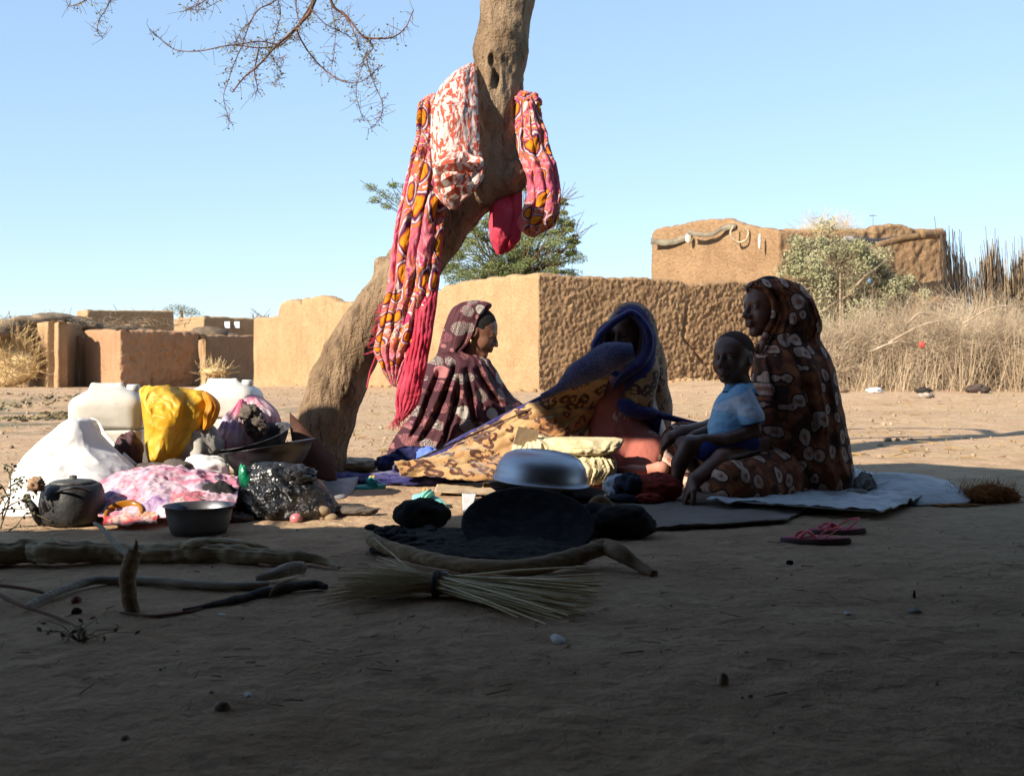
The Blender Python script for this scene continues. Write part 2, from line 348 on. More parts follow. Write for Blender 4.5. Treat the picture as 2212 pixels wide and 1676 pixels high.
def M(name, c1, c2=None, sc1=6, rough=.85, bd=0., bs=40, spec=.25, metal=0, c3=None, stretch=(1, 1, 1), lo=.35, hi=.65, **kw):
    t = NT(name); v = t.map(stretch); f = t.noise(sc1, 5, v); c = t.ramp(f, [(lo, c1), (hi, c2 or c1)])
    if c3: c = t.mix(t.ramp(t.noise(sc1*4.3, 3, v), [(.5, 0.), (.7, 1.)]), c, L3(c3))
    nb = t.bump(t.noise(bs, 4, v), bd) if bd else None
    return t.out(c, rough, nb, spec, metal, **kw)
def cloth_trans(m, w=.3):
    """thin cloth lets some light through"""
    t = m.node_tree; b = t.nodes['Principled BSDF']; tr = t.nodes.new('ShaderNodeBsdfTranslucent'); mx = t.nodes.new('ShaderNodeMixShader'); mx.inputs[0].default_value = w
    if b.inputs['Base Color'].links: t.links.new(b.inputs['Base Color'].links[0].from_socket, tr.inputs[0])
    else: tr.inputs[0].default_value = b.inputs['Base Color'].default_value
    o = t.nodes['Material Output']; t.links.new(b.outputs[0], mx.inputs[1]); t.links.new(tr.outputs[0], mx.inputs[2]); t.links.new(mx.outputs[0], o.inputs[0]); return m
SKIN = []
def skin(name, c, c2):
    t = NT(name); f = t.ramp(t.noise(30, 3), [(.35, c), (.65, c2)]); f = t.mix(t.attr('lip'), f, S(92, 50, 48)); f = t.mix(t.attr('sole'), f, S(190, 128, 108))
    return t.out(f, .42, t.bump(t.noise(300, 2), .0006), .45, alb=1)
#==BODY==
# ---------------------------------------------------------------- ground
def axis_pts(dense, lo, hi, step, far, grow):
    a = [lo]; 
    while a[-1] < hi: a.append(a[-1]+step)
    s = step; b = []; x = a[-1]
    while x < far: s *= grow; x += s; b.append(x)
    return a, b
a, b = axis_pts(1, -3.2, 3.6, .016, 900, 1.07); xs = np.array([-(v-a[-1])+a[0] for v in b][::-1]+a+b)
a, b = axis_pts(1, 1.3, 7.5, .018, 1500, 1.018); yb = []; s_ = .018; y_ = 1.3
while y_ > -60: s_ *= 1.12; y_ -= s_; yb.append(y_)
ys = np.array(yb[::-1]+a+b)
GX, GY = np.meshgrid(xs, ys, indexing='ij'); GZ = ghz(GX, GY)
near = np.exp(-((GY-3.5)/3.2)**2)*np.exp(-(GX/3.4)**2)
GZ = GZ+near*(.0045*fbm(st3(GX*26, GY*26, 2), 3)+.004*fbm(st3(GX*6, GY*6, 9), 3)+.002*fbm(st3(GX*14, GY*14, 19), 2))
t = NT('sandy_earth'); big = t.noise(.7, 5); mid = t.noise(5, 6); fine = t.noise(60, 5)
c = t.ramp(big, [(.35, (.55, .36, .215)), (.65, (.66, .46, .295))])
c = t.mix(t.ramp(mid, [(.42, 0.), (.72, .75)]), c, L3((.36, .225, .125)))
c = t.mix(t.ramp(t.noise(2.2, 5, t.map((1, .6, 1))), [(.56, 0.), (.72, .65)]), c, L3((.66, .50, .31)))
c = t.mix(t.ramp(t.noise(9, 6), [(.60, 0.), (.70, .7)]), c, L3((.24, .17, .11)))
c = t.mix(t.ramp(fine, [(.3, .30), (.55, 0.)]), c, L3((.17, .12, .09)))
c = t.mix(t.ramp(t.noise(16, 3), [(.63, 0.), (.69, .55)]), c, L3((.20, .14, .09))); c = t.mix(t.ramp(t.noise(1.1, 4), [(.5, 0.), (.62, .5)]), c, t.ramp(t.noise(30, 3), [(.45, (.62, .46, .27)), (.55, (.42, .31, .17))]))
sx, sy_, sz_ = t.sep(t.co)
gm = t.math('MULTIPLY', t.ramp(t.math('MULTIPLY', sy_, .05), [(.40, 0.), (.47, 1.), (.62, 1.), (.75, 0.)]), t.ramp(t.noise(1.5, 6), [(.47, 0.), (.60, .8)]))
xm = t.ramp(t.math('ADD', t.math('MULTIPLY', sx, .1), .5), [(.20, 1.), (.36, 0.)])
c = t.mix(t.math('MULTIPLY', gm, xm), c, L3((.15, .15, .10)))
h = t.math('ADD', t.math('MULTIPLY', fine, .5), t.noise(200, 4))
t.out(c, .95, t.bump(t.noise(14, 6), .032, .7, t.bump(h, .006, .8)), .12); ground_m = t.m
mk('ground', (st3(GX, GY, GZ).reshape(-1, 3), gridF(len(xs), len(ys))), ground_m, loc=(0, 0, 0))['kind'] = 'structure'
def pebbles(n, lo, hi, szr, yfun, seed):
    rs = np.random.RandomState(seed); V0, F0 = lump((0, 0, 0), (1, 1, .7), seed, .35, 1.6, 6); F0 = [tuple(f) for f in F0]
    tris = np.array([q for f in F0 for q in ([f] if len(f) == 3 else [(f[0], f[1], f[2]), (f[0], f[2], f[3])])])
    y = yfun(rs, n); x = rs.uniform(-.48, .48, n)*y*1.0; sz = szr[0]+(szr[1]-szr[0])*rs.rand(n)**4; an = rs.rand(n)*6.28; c, s = np.cos(an), np.sin(an)
    sq = rs.uniform(.5, 1, n); V = V0[None]*sz[:, None, None]; V = st3(V[..., 0]*c[:, None]-V[..., 1]*s[:, None]*sq[:, None], V[..., 0]*s[:, None]+V[..., 1]*c[:, None]*sq[:, None], V[..., 2])
    V = V+st3(x, y, ghz(x, y)+sz*.25)[:, None]; return V.reshape(-1, 3), (tris[None]+np.arange(n)[:, None, None]*len(V0)).reshape(-1, 3)
peb_m = M('pebble_stone', (.30, .22, .16), (.60, .50, .40), 2.5, .9, .002, 90)
tag(mk('pebbles', pebbles(700, 0, 0, (.0012, .005), lambda r, n: 1.6+4.5*r.rand(n)**1.3, 3), peb_m, loc=(0, 0, 0)), 'small pebbles and crumbs scattered over the shaded foreground earth', 'pebbles', kind='stuff')
tag(mk('gravel', pebbles(2600, 0, 0, (.006, .028), lambda r, n: 6+20*r.rand(n)**.9, 4), M('clod_earth', (.26, .18, .11), (.5, .37, .24), 1.5, .95, .004, 40), loc=(0, 0, 0)), 'clods and small stones strewn over the sunlit open ground', 'clods', kind='stuff')
rs = np.random.RandomState(9); n = 2600; y = 6.3+20*rs.rand(n)**1.1; x = rs.uniform(-.47, .47, n)*y; k = pn(st3(x*.5, y*.5, 4)) > -.02; x, y = x[k], y[k]
A = st3(x, y, ghz(x, y)+.01); Dr = rs.normal(size=(len(x), 3))*np.array([1, 1, .25]); Dr[:, 2] = np.abs(Dr[:, 2])
tag(mk('straw_litter', sticks(A, A+Dr*.06, .004), M('dry_straw_bits', S(190, 155, 95), S(150, 120, 75), 3), loc=(0, 0, 0)), 'bits of dry straw strewn over the sunlit ground behind the people', 'straw litter', kind='stuff')
# dark dung and leaf litter at the left of the open ground
y = rs.uniform(9.0, 14.8, 2600); x = rs.uniform(-.55, -.26, 2600)*y*(1+.1*rs.rand(2600)); k = pn(st3(x*1.4, y*.8, 8)) > -.05
A = st3(x, y, ghz(x, y)+.012)[k]
tag(mk('leaf_litter', quadbits(A, rs.normal(size=A.shape)*np.array([1, 1, .35]), rs.uniform(.03, .09, len(A)), rs.uniform(.015, .04, len(A)), rs), M('dark_litter', S(92, 84, 58), S(150, 135, 98), 5), loc=(0, 0, 0)), 'dark leaf and dung litter on the ground at the far left', 'leaf litter', kind='stuff')

rs = np.random.RandomState(19); n = 420; y = 1.7+3.6*rs.rand(n); x = rs.uniform(-.46, .46, n)*y; A = st3(x, y, ghz(x, y)+.003); an = rs.rand(n)*6.28; L_ = rs.uniform(.012, .05, n)
tag(mk('twig_litter', sticks(A, A+np.stack([np.cos(an)*L_, np.sin(an)*L_, rs.rand(n)*.006], 1), rs.uniform(.0006, .0016, n)), M('litter_twig', S(150, 120, 85), S(85, 65, 48), 9), loc=(0, 0, 0)), 'tiny broken twigs and straws scattered over the shaded earth', 'twig litter', kind='stuff')
# ---------------------------------------------------------------- mud walls and houses
def mud(name, c1, c2, lump=1.0, fs=22):
    t = NT(name); c = t.ramp(t.noise(1.3, 5), [(.3, c1), (.7, c2)])
    c = t.mix(t.ramp(t.noise(9, 5), [(.5, 0.), (.75, .5)]), c, L3(tuple(q*.66 for q in c1)))
    c = t.mix(t.ramp(t.noise(6, 6, t.map((1, 1, .12)), dist=.4), [(.52, 0.), (.68, .35)]), c, L3(tuple(q*.72 for q in c1)))
    c = t.mix(t.ramp(t.noise(3, 6, t.map((1, 1, .35))), [(.55, 0.), (.75, .45)]), c, L3(tuple(min(1, q*1.2) for q in c2)))
    return t.out(c, .96, t.bump(t.noise(fs, 5), .05*lump, .9, t.bump(t.noise(90, 4), .012*lump)), .08)
mud_a = mud('mud_plaster', (.44, .275, .145), (.56, .37, .205), .8)
mud_b = mud('reddish_mud_plaster', (.42, .24, .135), (.51, .31, .175), .8)
mud_c = mud('coarse_mud', (.36, .215, .115), (.48, .31, .17), 1.4, 14)
def densify(path, step, closed=False):
    out = []; k = len(path); path = [np.array(p, float) for p in path]
    for i in range(k if closed else k-1):
        p, q = path[i], path[(i+1) % k]; n = max(1, int(np.linalg.norm((q-p)[:2])/step))
        for j in range(n): out.append(p+(q-p)*j/n)
    if not closed: out.append(path[-1])
    return np.array(out)
def mudwall(path, thick=.35, step=.05, zs=.05, closed=False, seed=0, ragged=.03, lf=11, base=-.3):
    """path rows (x, y, top, roughness); the outer face is to the right of the walking direction"""
    Q = densify(path, step, closed); n = len(Q); T = (np.roll(Q, -1, 0)-np.roll(Q, 1, 0))[:, :2]
    if not closed: T[0] = (Q[1]-Q[0])[:2]; T[-1] = (Q[-1]-Q[-2])[:2]
    T /= np.linalg.norm(T, axis=1)[:, None]; N = np.stack([T[:, 1], -T[:, 0]], 1)
    hz = max(6, int((Q[:, 2].max()-base)/zs)); top = Q[:, 2]+ragged*fbm(st3(Q[:, 0]*2.2+seed, Q[:, 1]*2.2, 0), 3)+ragged*.6*np.sign(pn(st3(Q[:, 0]*5, Q[:, 1]*5, seed)))*.5
    s = np.linspace(0, 1, hz); k = 5; a = np.linspace(0, math.pi, k+2)[1:-1]
    off = np.concatenate([0*s, -thick/2+np.cos(a)*thick/2, -thick+0*s[::3]]); hgt = np.concatenate([s, 1+0*a, s[::-1][::3]]); bump_ = np.concatenate([0*s, np.sin(a)*.05, 0*s[::3]])
    face = np.concatenate([0*s+1, 0*a+.8, 0*s[::3]])
    X = Q[:, 0, None]+N[:, 0, None]*off; Y = Q[:, 1, None]+N[:, 1, None]*off; Z = base+(top[:, None]-base)*hgt+bump_
    p = st3(X, Y, Z); am_ = .55+1.1*np.abs(fbm(p*1.6+seed, 2)); d = Q[:, 3, None]*am_*(.032*fbm(p*np.array([lf, lf, lf*.8])+seed, 2)+.028*np.clip(ridge(p*np.array([lf*.8, lf*.8, lf*.7])+seed+5, 2), -1, 1))+.03*fbm(p*1.1+seed, 2)
    d = d*face; p = p+d[..., None]*st3(N[:, 0, None], N[:, 1, None], .15+0*off); r = p.shape[1]
    if not closed: return loft(p)
    F = gridF(n, r, True); i = n-1; j = np.arange(r); j2 = (j+1) % r
    return p.reshape(-1, 3), np.vstack([F, np.stack([i*r+j, i*r+j2, j2, j], -1)])
def W(x, ytop, Y, rough): q = P(x, ytop, Y); return (q[0], q[1], q[2], rough)
# the long compound wall
lw = thing('mud_wall', 'long sunlit mud compound wall with a rough right face behind the people', 'wall', (0.5, 20.8, 0))
left = [(548, 690, 29.3), (575, 688, 28.8), (600, 686, 28.4), (604, 662, 28.3), (618, 652, 28.1), (638, 652, 27.8), (650, 663, 27.6), (655, 648, 27.5), (690, 643, 27.1), (712, 645, 26.8), (722, 657, 26.6), (775, 655, 25.8), (860, 650, 24.5), (930, 640, 23.5), (960, 622, 23.1), (1010, 610, 22.5), (1080, 602, 21.8), (1165, 595, 20.8)]
mk('smooth_face', mudwall([W(a, b, c, .34) for a, b, c in left[::1]], seed=2, step=.06, zs=.06, ragged=.035), mud_a, lw)
xr = [(1165.5, 596, 20.8), (1172, 597, 20.85)]
right_pts = [(1180, 598), (1300, 603), (1440, 606), (1470, 610), (1490, 619), (1560, 613), (1640, 612), (1760, 616)]
def wray(x):  # where a column meets the line of the right face
    k = (x-CX)/FPX; t_ = (k*20.8-.5)/(.89-k*.46); return 20.8+.46*t_
rf = (mudwall([W(1165, 596, 20.8, 1.5)]+[W(a, b, wray(a), 1.5) for a, b in right_pts], seed=4, step=.024, zs=.026, lf=15, ragged=.035, thick=.4))
ck = spl(np.array([P(a, b, wray(a)) for a, b in [(1484, 668), (1481, 700), (1478, 730), (1500, 755), (1514, 776), (1530, 790)]]), 90); V = rf[0]; i = np.nonzero((V[:, 0] > ck[:, 0].min()-.1)&(V[:, 0] < ck[:, 0].max()+.1))[0]
dm = np.min(np.hypot(V[i, None, 0]-ck[None, :, 0], V[i, None, 2]-ck[None, :, 2]), axis=1); V[i, 1] += .07*np.exp(-(dm/.028)**2); V[i, 0] -= .03*np.exp(-(dm/.028)**2); mk('rough_face', rf, mud_c, lw)
rs = np.random.RandomState(29); V0, F0 = lump((0, 0, 0), (1, .8, .6), 5, .4, 1.8, 8); T0_ = np.array([q for f in F0 for q in ([f] if len(f) == 3 else [(f[0], f[1], f[2]), (f[0], f[2], f[3])])]); n = 380; u_ = rs.rand(n); ox = np.where(u_ < .6, .5+rs.rand(n)*5.2*.89, .4-rs.rand(n)*6.5); oy = np.where(u_ < .6, 20.8+(ox-.5)*.517, 20.8+(.5-ox)*1.28)-.15-np.abs(rs.normal(size=n))*.3
sz = .02+.06*rs.rand(n)**3; VV = V0[None]*sz[:, None, None]+st3(ox, oy, ghz(ox, oy)+sz*.2)[:, None]; tag(mk('fallen_clods', (VV.reshape(-1, 3), (T0_[None]+np.arange(n)[:, None, None]*len(V0)).reshape(-1, 3)), mud_a, loc=(0, 0, 0)), 'crumbled mud clods lying along the foot of the long wall', 'clods', kind='stuff')
# buttress at its left end
# houses: ring walls with a roof slab
def house(name, label, ring, mats=None, step=.07, lf=9, seed=0, slab=True, thick=.3, ragged=.03, m=None, cat_='house'):
    pts = [W(*r) for r in ring]; base = P(ring[0][0], HY, ring[0][2]); h = thing(name, label, cat_, (pts[1][0], pts[1][1], float(ghz(pts[1][0], pts[1][1]))))
    mk('wall', mudwall(pts, closed=True, seed=seed, step=step, zs=step, lf=lf, ragged=ragged, thick=thick), m or mud_a, h)
    if slab:
        Q = np.array([p[:2] for p in pts]); c0 = Q.mean(0); Q = c0+(Q-c0)*.97; zt = min(p[2] for p in pts)-.16
        V = [(q[0], q[1], zt-.12) for q in Q]+[(q[0], q[1], zt) for q in Q]; k = len(Q)
        mk('roof', (V, [tuple(range(k))[::-1], tuple(range(k, 2*k))]+[(i, (i+1) % k, (i+1) % k+k, i+k) for i in range(k)]), m or mud_a, h, smooth=False)
    return h
# big house at the right
rh = house('mud_house', 'tall mud house with cloth strips and a pipe along its roof edge at the right', [
    (1408, 508, 27.2, .3), (1415, 497, 27.1, .3), (1480, 487, 26.4, .3), (1510, 478, 26.1, .3), (1570, 477, 25.4, .3), (1600, 488, 25.0, .3), (1640, 496, 24.5, .3), (1683, 500, 24.0, .6),
    (1690, 500, 24.05, 2.2), (1780, 506, 24.4, 2.2), (1880, 502, 24.8, 2.2), (1890, 490, 24.8, 2.2), (1950, 489, 25.1, 2.2), (1975, 498, 25.2, 2.2), (2040, 503, 25.5, 2.2), (2040, 500, 30.5, .5), (1640, 500, 32, .5)], seed=8, step=.045, lf=6.5, m=mud_c)
# left cluster
hA = house('mud_house', 'low mud house with a sagging brushwood roof at the far left', [(-60, 704, 33, .3), (60, 700, 31, .3), (124, 698, 29.6, .3), (127, 698, 29.6, .8), (186, 705, 32.6, .6), (330, 705, 38, .5), (60, 705, 42, .4)], seed=12, step=.09)
hB = house('mud_house', 'small reddish mud block with a rough dark side among the left houses', [(184, 717, 31.2, .2), (215, 716, 30.4, .2), (258, 716, 29.4, .3), (261, 716, 29.4, 2.8), (345, 718, 30.4, 2.8), (428, 721, 31.4, 2.8), (360, 718, 34.5, .3)], seed=14, m=mud_b, step=.05, lf=7)
hS = house('mud_pillar', 'narrow mud pillar left of the small reddish block', [(154, 728, 31.8, .2), (171, 728, 31.4, .2), (185, 729, 31.9, .4), (170, 728, 32.4, .2)], seed=15, m=mud_b, step=.06, slab=False, thick=.1, cat_='pillar')
hC = house('mud_house', 'flat roofed mud house standing behind the others at the far left', [(166, 674, 46, .2), (187, 672, 44, .2), (190, 672, 44, .9), (280, 673, 45.5, .9), (375, 674, 47, .9), (330, 674, 52, .3)], seed=16, step=.1)
hD = house('mud_house', 'mud house with two small square holes high in its side', [(376, 690, 41, .2), (405, 688, 39.5, .2), (438, 686, 38, .2), (441, 686, 38, .9), (500, 688, 38.9, .9), (549, 691, 39.6, .9), (500, 690, 45, .3)], seed=17, step=.09)
for xh in (493, 514): mk('hole', place(box((-.09, -.02, -.11), (.09, .02, .11)), P(xh, 702, 38.72+(xh-493)*.016)-np.array([0, .14, 0])), M('whitewashed_hole', S(235, 238, 240)), hD, smooth=False)
hE = thing('mud_wall', 'shaded mud yard wall right of the small reddish block', 'wall', P(490, 826, 33)*np.array([1, 1, 0]))
mk('wall', mudwall([W(426, 728, 31.9, .3), W(432, 727, 31.5, .3), W(434, 727, 31.5, .7), W(552, 729, 33.2, .7)], seed=18, step=.08, thick=.2), mud_b, hE)
mk('lit_jamb', mudwall([W(428, 738, 31.2, .3), W(444, 737, 30.4, .3), W(446, 737, 30.5, .4)], seed=19, step=.08, thick=.15), mud_a, hE)
# ragged brushwood on the left roofs
rs = np.random.RandomState(21)
def brush(c, r, n, L, rad, seed, flat=.3, bias=(0, 0, 0), up=.4):
    rs = np.random.RandomState(seed); D = rs.normal(size=(n, 3)); D /= np.linalg.norm(D, axis=1)[:, None]; C = np.array(c)+D*np.array(r)*rs.rand(n, 1)**.4
    T = rs.normal(size=(n, 3))*np.array([1, 1, flat])+np.array(bias); T /= np.linalg.norm(T, axis=1)[:, None]; paths = []
    for i in range(n):
        p = [C[i]]; d = T[i].copy()
        for k in range(3): d = d+rs.normal(size=3)*.25; d /= np.linalg.norm(d); p.append(p[-1]+d*L*rs.uniform(.2, .45))
        paths.append(p)
    return polystick(paths, rs.uniform(.5, 1, n)*rad)
thm = M('old_thatch', (.16, .11, .07), (.36, .26, .16), 3, .95, .03, 20)
strawm = M('dry_straw', S(242, 214, 160), S(205, 175, 125), 4)
tp = []
for i in range(9):
    x0 = 10+i*36; yt = [704, 692, 684, 678, 686, 692, 697, 701, 706][i]; tp.append(lump(P(x0, yt+16, 30.5+i*.55), (.55, 1.2, .17+.05*(i < 5)), 30+i, .3, 2.4, 20, .25))
mk('thatch', cat(*tp), thm, hA); mk('roof_sticks', brush(P(170, 697, 33), (3.4, 2.0, .16), 300, .5, .015, 5, .15), thm, hA)
mk('thatch_roof', cat(lump(P(450, 728, 36.3), (.68, .6, .32), 50, .15, 2, 26, .1), lump(P(480, 730, 36.5), (.6, .5, .18), 51, .2, 2, 20, .1)), M('dark_thatch', (.10, .075, .05), (.2, .14, .09), 4), hD)
def strawpile(name, label, c, r, n, L, seed, m=strawm, rad=.012, core=.8, cat_='straw', up=1.4):
    V = lump(c, np.array(r)*core, seed, .25, 2, 26, .25, floor=float(ghz(c[0], c[1]))); o = thing(name, label, cat_, (c[0], c[1], float(ghz(c[0], c[1]))))
    mk('straw_mass', V, m, o); mk('straw_stalks', brush(c, r, n, L, rad, seed, 1, (0, 0, up)), m, o)['kind'] = 'stuff'; return o
strawpile('straw_stack', 'golden straw bundles leaning on the far left house', P(15, 790, 30.0), (.9, .3, .62), 900, .8, 31)
strawpile('straw_heap', 'small straw heap before the shaded yard wall', P(462, 803, 29.5), (.35, .3, .12), 160, .4, 33, cat_='straw', up=0)
# bits on the roof edge of the right house
def ragstrip(name, label, pts, wd, m, Y, cat_='cloth', amp=.05, t=.01):
    Q = spl(np.array([P(a, b, Y+(a-pts[0][0])*-.008 if Y > 20 else Y) for a, b in pts]), 30); s = np.linspace(-1, 1, 5)
    G = Q[:, None]+st3(0*s[None], 0*s[None]-.02*np.cos(s*3)[None], s[None]*wd*(.6+.6*np.abs(pn(st3(Q[:, 0]*3, Q[:, 2]*3, 1)))[:, None]))
    return mk(name, shell(G, t), m, rh)
greyc = M('grey_sacking', S(150, 140, 120), S(110, 100, 85), 6); whitec = M('white_rag', S(235, 230, 220), S(205, 195, 180), 8)
ragstrip('sacking_strip', '', [(1406, 521), (1440, 524), (1470, 518), (1494, 505)], .10, greyc, 26.9)
ragstrip('sacking_strip', '', [(1485, 501), (1510, 507), (1540, 506), (1560, 494), (1590, 488)], .08, greyc, 25.9)
Q = [P(1585, 488, 24.9), P(1578, 505, 24.8), P(1592, 523, 24.8), P(1610, 520, 24.7), P(1617, 503, 24.7), P(1610, 492, 24.7)]
mk('rope_loop', tube(Q, .022, 6, 30, .5), M('pale_rope', S(205, 185, 155), S(170, 148, 115), 9), rh)
mk('white_rag', lump(P(1487, 515, 26.1), (.07, .03, .12), 3, .4, 2, 16), whitec, rh); mk('white_rag', lump(P(1641, 522, 24.2), (.03, .03, .17), 5, .4, 2, 16), whitec, rh)
pipem = M('dark_pipe', (.03, .03, .035), (.06, .06, .06), 5, .5)
mk('pipe', tube([P(1840, 518, 24.1), P(1900, 523, 24.2), P(1965, 514, 24.4)], .08, 10, 14, .1), pipem, rh)
mk('pipe_end', tube([P(1824, 517, 24.05), P(1842, 518, 24.1)], .075, 12, 6), M('pale_pipe', S(165, 160, 155)), rh)
mk('beam', tube([P(1990, 508, 24.2), P(2035, 506, 24.6)], .09, 8, 12, .3), M('weathered_beam', S(150, 120, 85), S(110, 85, 60), 6, .9, .02, 20), rh)
mk('beam', tube([P(1895, 532, 23.9), P(1940, 518, 24.0), P(1985, 511, 24.1)], .07, 8, 12, .3), bpy.data.materials['weathered_beam'], rh)
mk('beam', tube([P(1700, 520, 23.7), P(1760, 524, 23.8), P(1850, 530, 23.9)], .05, 8, 12, .4), M('dark_beam', (.10, .075, .05), (.2, .15, .1), 5, .9, .02, 20), rh)
mk('roof_straw', brush(P(1790, 502, 24.9), (.75, .4, .22) , 450, .5, .005, 44, .8, (0, 0, .6)), strawm, rh)['kind'] = 'stuff'
mk('antenna', cat(sticks(np.array([P(1886, 512, 25.5), P(1878, 466, 25.5)]), np.array([P(1886, 462, 25.5), P(1894, 466, 25.5)]), .012)), greyc, rh)

# ---------------------------------------------------------------- unseen straw mat shelter, added and shaped to shade the foreground
SH = 2.0
edge = [(-14, -1.0), (-6, 2.4), (-2.4, 3.5), (-.9, 3.63), (-.35, 3.72), (.02, 4.25), (.45, 4.6), (.84, 4.72), (.98, 5.30), (1.5, 5.85), (2.1, 5.95), (2.6, 5.5), (4, 6.1), (8, 8.0), (13, 10.5)]  # wanted shadow outline on the ground; the added roof edge follows it
def shelter():
    t = thing('shade_shelter', 'straw mat shelter added out of view to shade the foreground', 'shelter', (-2, -2, 0))
    E = densify([(a, b, 0) for a, b in edge], .06); ex = E[:, 0]+.05*fbm(st3(E[:, 0]*2.4, E[:, 1]*2.4, 0), 3); ey = E[:, 1]+.10*fbm(st3(E[:, 0]*2.1, E[:, 1]*2.1, 4), 4)
    v = np.linspace(0, 1, 24)[:, None]; X = ex[None]*(1-v)+v*ex[None]; Y = ey[None]*(1-v)+v*-8.; sagn = .05*fbm(st3(X*.7, Y*.7, 1), 2)
    G = st3(X-KX*SH, Y-KY*SH, SH+sagn); mk('shade_mat', shell(G, .07), M('shade_roof_straw', S(95, 78, 55), S(65, 52, 38), 5, .95, .03, 30), t)  # straw kept dark to cut bounce light under the added roof
    U, Vv = np.meshgrid(np.linspace(.56, 1.75, 26), np.linspace(5.06, 5.82, 18), indexing='ij'); U = U+.05*fbm(st3(Vv*5, U*5, 2), 2); Vv = Vv+.04*fbm(st3(U*5, Vv*5, 6), 2)  # separate mat added to shade the woman in the blanket
    mk('shade_mat', shell(st3(U-KX*(SH+.06), Vv-KY*(SH+.06), SH+.06+0*U), .05), bpy.data.materials['shade_roof_straw'], t)
    U, Vv = np.meshgrid(np.linspace(-.87, -.40, 20), np.linspace(5.31, 5.52, 20), indexing='ij'); U = U+.015*fbm(st3(Vv*5, U*5, 2), 2); Vv = Vv+.02*fbm(st3(U*5, Vv*5, 6), 2)  # small mat added to throw a shadow on the tree foot
    mk('shade_mat', shell(st3(U-KX*(SH+.06), Vv-KY*(SH+.06), SH+.06+0*U), .05), bpy.data.materials['shade_roof_straw'], t)
    polem = M('pole_wood', S(120, 95, 70), S(85, 65, 50), 6)
    for x, y in ((-6.5, -.9), (-9.5, -3), (-2.4, -3.2), (3.5, -3.5), (-7, -7), (0, -7.5), (5, -7.5), (6.6, 1.6)): mk('shade_pole', tube([(x, y, -.1), (x+.03, y, 1.5), (x, y+.03, SH-.02)], .06, 8, 14, .2), polem, t)
    for ua in (-.80,): mk('shade_rafter', tube([(ua-KX*SH, 3.0-KY*SH, SH+.01), (ua-KX*SH, 5.55-KY*SH, SH+.015)], .012, 8, 8, .2), polem, t)  # bar carrying the mat added for the tree foot shadow
    for yy in (-7, -3.3): mk('shade_rafter', tube([(-11, yy, SH-.1), (-2, yy, SH-.13), (7, yy, SH-.1)], .05, 8, 14, .2), polem, t)
shelter()
bw = thing('mud_house', 'dark mud walls added unseen behind the camera to darken the foreground', 'house', (0, -1.6, 0))  # unseen walls added to keep light off the foreground
dk = mud('shade_wall_mud', (.10, .07, .045), (.14, .095, .06), .8)  # mud kept dark so the added walls return little light
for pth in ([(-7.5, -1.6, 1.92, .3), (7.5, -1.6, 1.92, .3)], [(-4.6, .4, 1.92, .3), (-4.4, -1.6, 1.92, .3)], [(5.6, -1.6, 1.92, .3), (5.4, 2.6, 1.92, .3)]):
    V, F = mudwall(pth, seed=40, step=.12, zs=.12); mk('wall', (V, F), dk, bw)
# ---------------------------------------------------------------- the leaning tree
t = NT('tree_bark'); v = t.map((1, 1, .45)); c = t.ramp(t.noise(5, 6, v), [(.35, (.26, .17, .10)), (.65, (.44, .31, .19))])
c = t.mix(t.ramp(t.noise(24, 6, t.map((1, 1, .3)), dist=.6), [(.50, 0.), (.62, .75)]), c, L3((.12, .08, .05)))
c = t.mix(t.ramp(t.noise(2.5, 3), [(.5, 0.), (.7, .5)]), c, L3((.50, .37, .24)))
hb = t.math('ADD', t.noise(26, 6, t.map((1, 1, .3)), dist=.6), t.math('MULTIPLY', t.noise(90, 4), .4))
bark = t.out(c, .93, t.bump(hb, .04, 1.), .12)
TY = 5.3
def TP(x, y, dY=0): return P(x, y, TY+dY)
tree = thing('tree', 'leaning bare tree with a forked trunk and cloths hung over its fork', 'tree', (TP(700, 1035)[0], TY, 0))
cl = [(688, 1085, 48), (690, 1030, 44), (695, 985, 48), (704, 905, 58), (730, 828, 58), (758, 765, 54), (788, 715, 52), (823, 665, 51), (864, 612, 51), (905, 560, 52), (945, 508, 52), (985, 455, 50), (1035, 405, 50), (1068, 345, 47), (1078, 280, 45), (1076, 205, 50), (1082, 110, 55), (1097, 0, 54), (1112, -120, 54)]
px = TY/FPX; vt = Vol(TP(560, 1110, -.3), TP(1260, -170, .3), .011)
vt.lo = np.array([TP(560, 0)[0], TY-.3, -.12]); vt.n = np.ceil((np.array([TP(1260, 0)[0], TY+.3, TP(0, -175)[2]])-vt.lo)/vt.vx).astype(int)+1; vt.F = np.full(vt.n, 1., np.float32)
vt.chain([TP(a, b) for a, b, r in cl], [r*px for a, b, r in cl], .03)
vt.cap(TP(1035, 400, -.02), TP(1106, 386, -.06), 44*px, 33*px, .05); vt.ell(TP(1112, 372, -.07), (.045, .05, .055), .03)
vt.ell(TP(1128, 400, -.12), (.035, .05, .03), .03, 's')
vt.cap(TP(840, 640, -.02), TP(823, 566, -.02), 22*px, 13*px, .03); vt.cap(TP(832, 590), TP(848, 535, .02), 14*px, 5*px, .02)
vt.cap(TP(690, 1010, 0), TP(648, 1070, -.05), 30*px, 20*px, .06); vt.cap(TP(690, 1010, 0), TP(722, 1065, .08), 26*px, 20*px, .06)
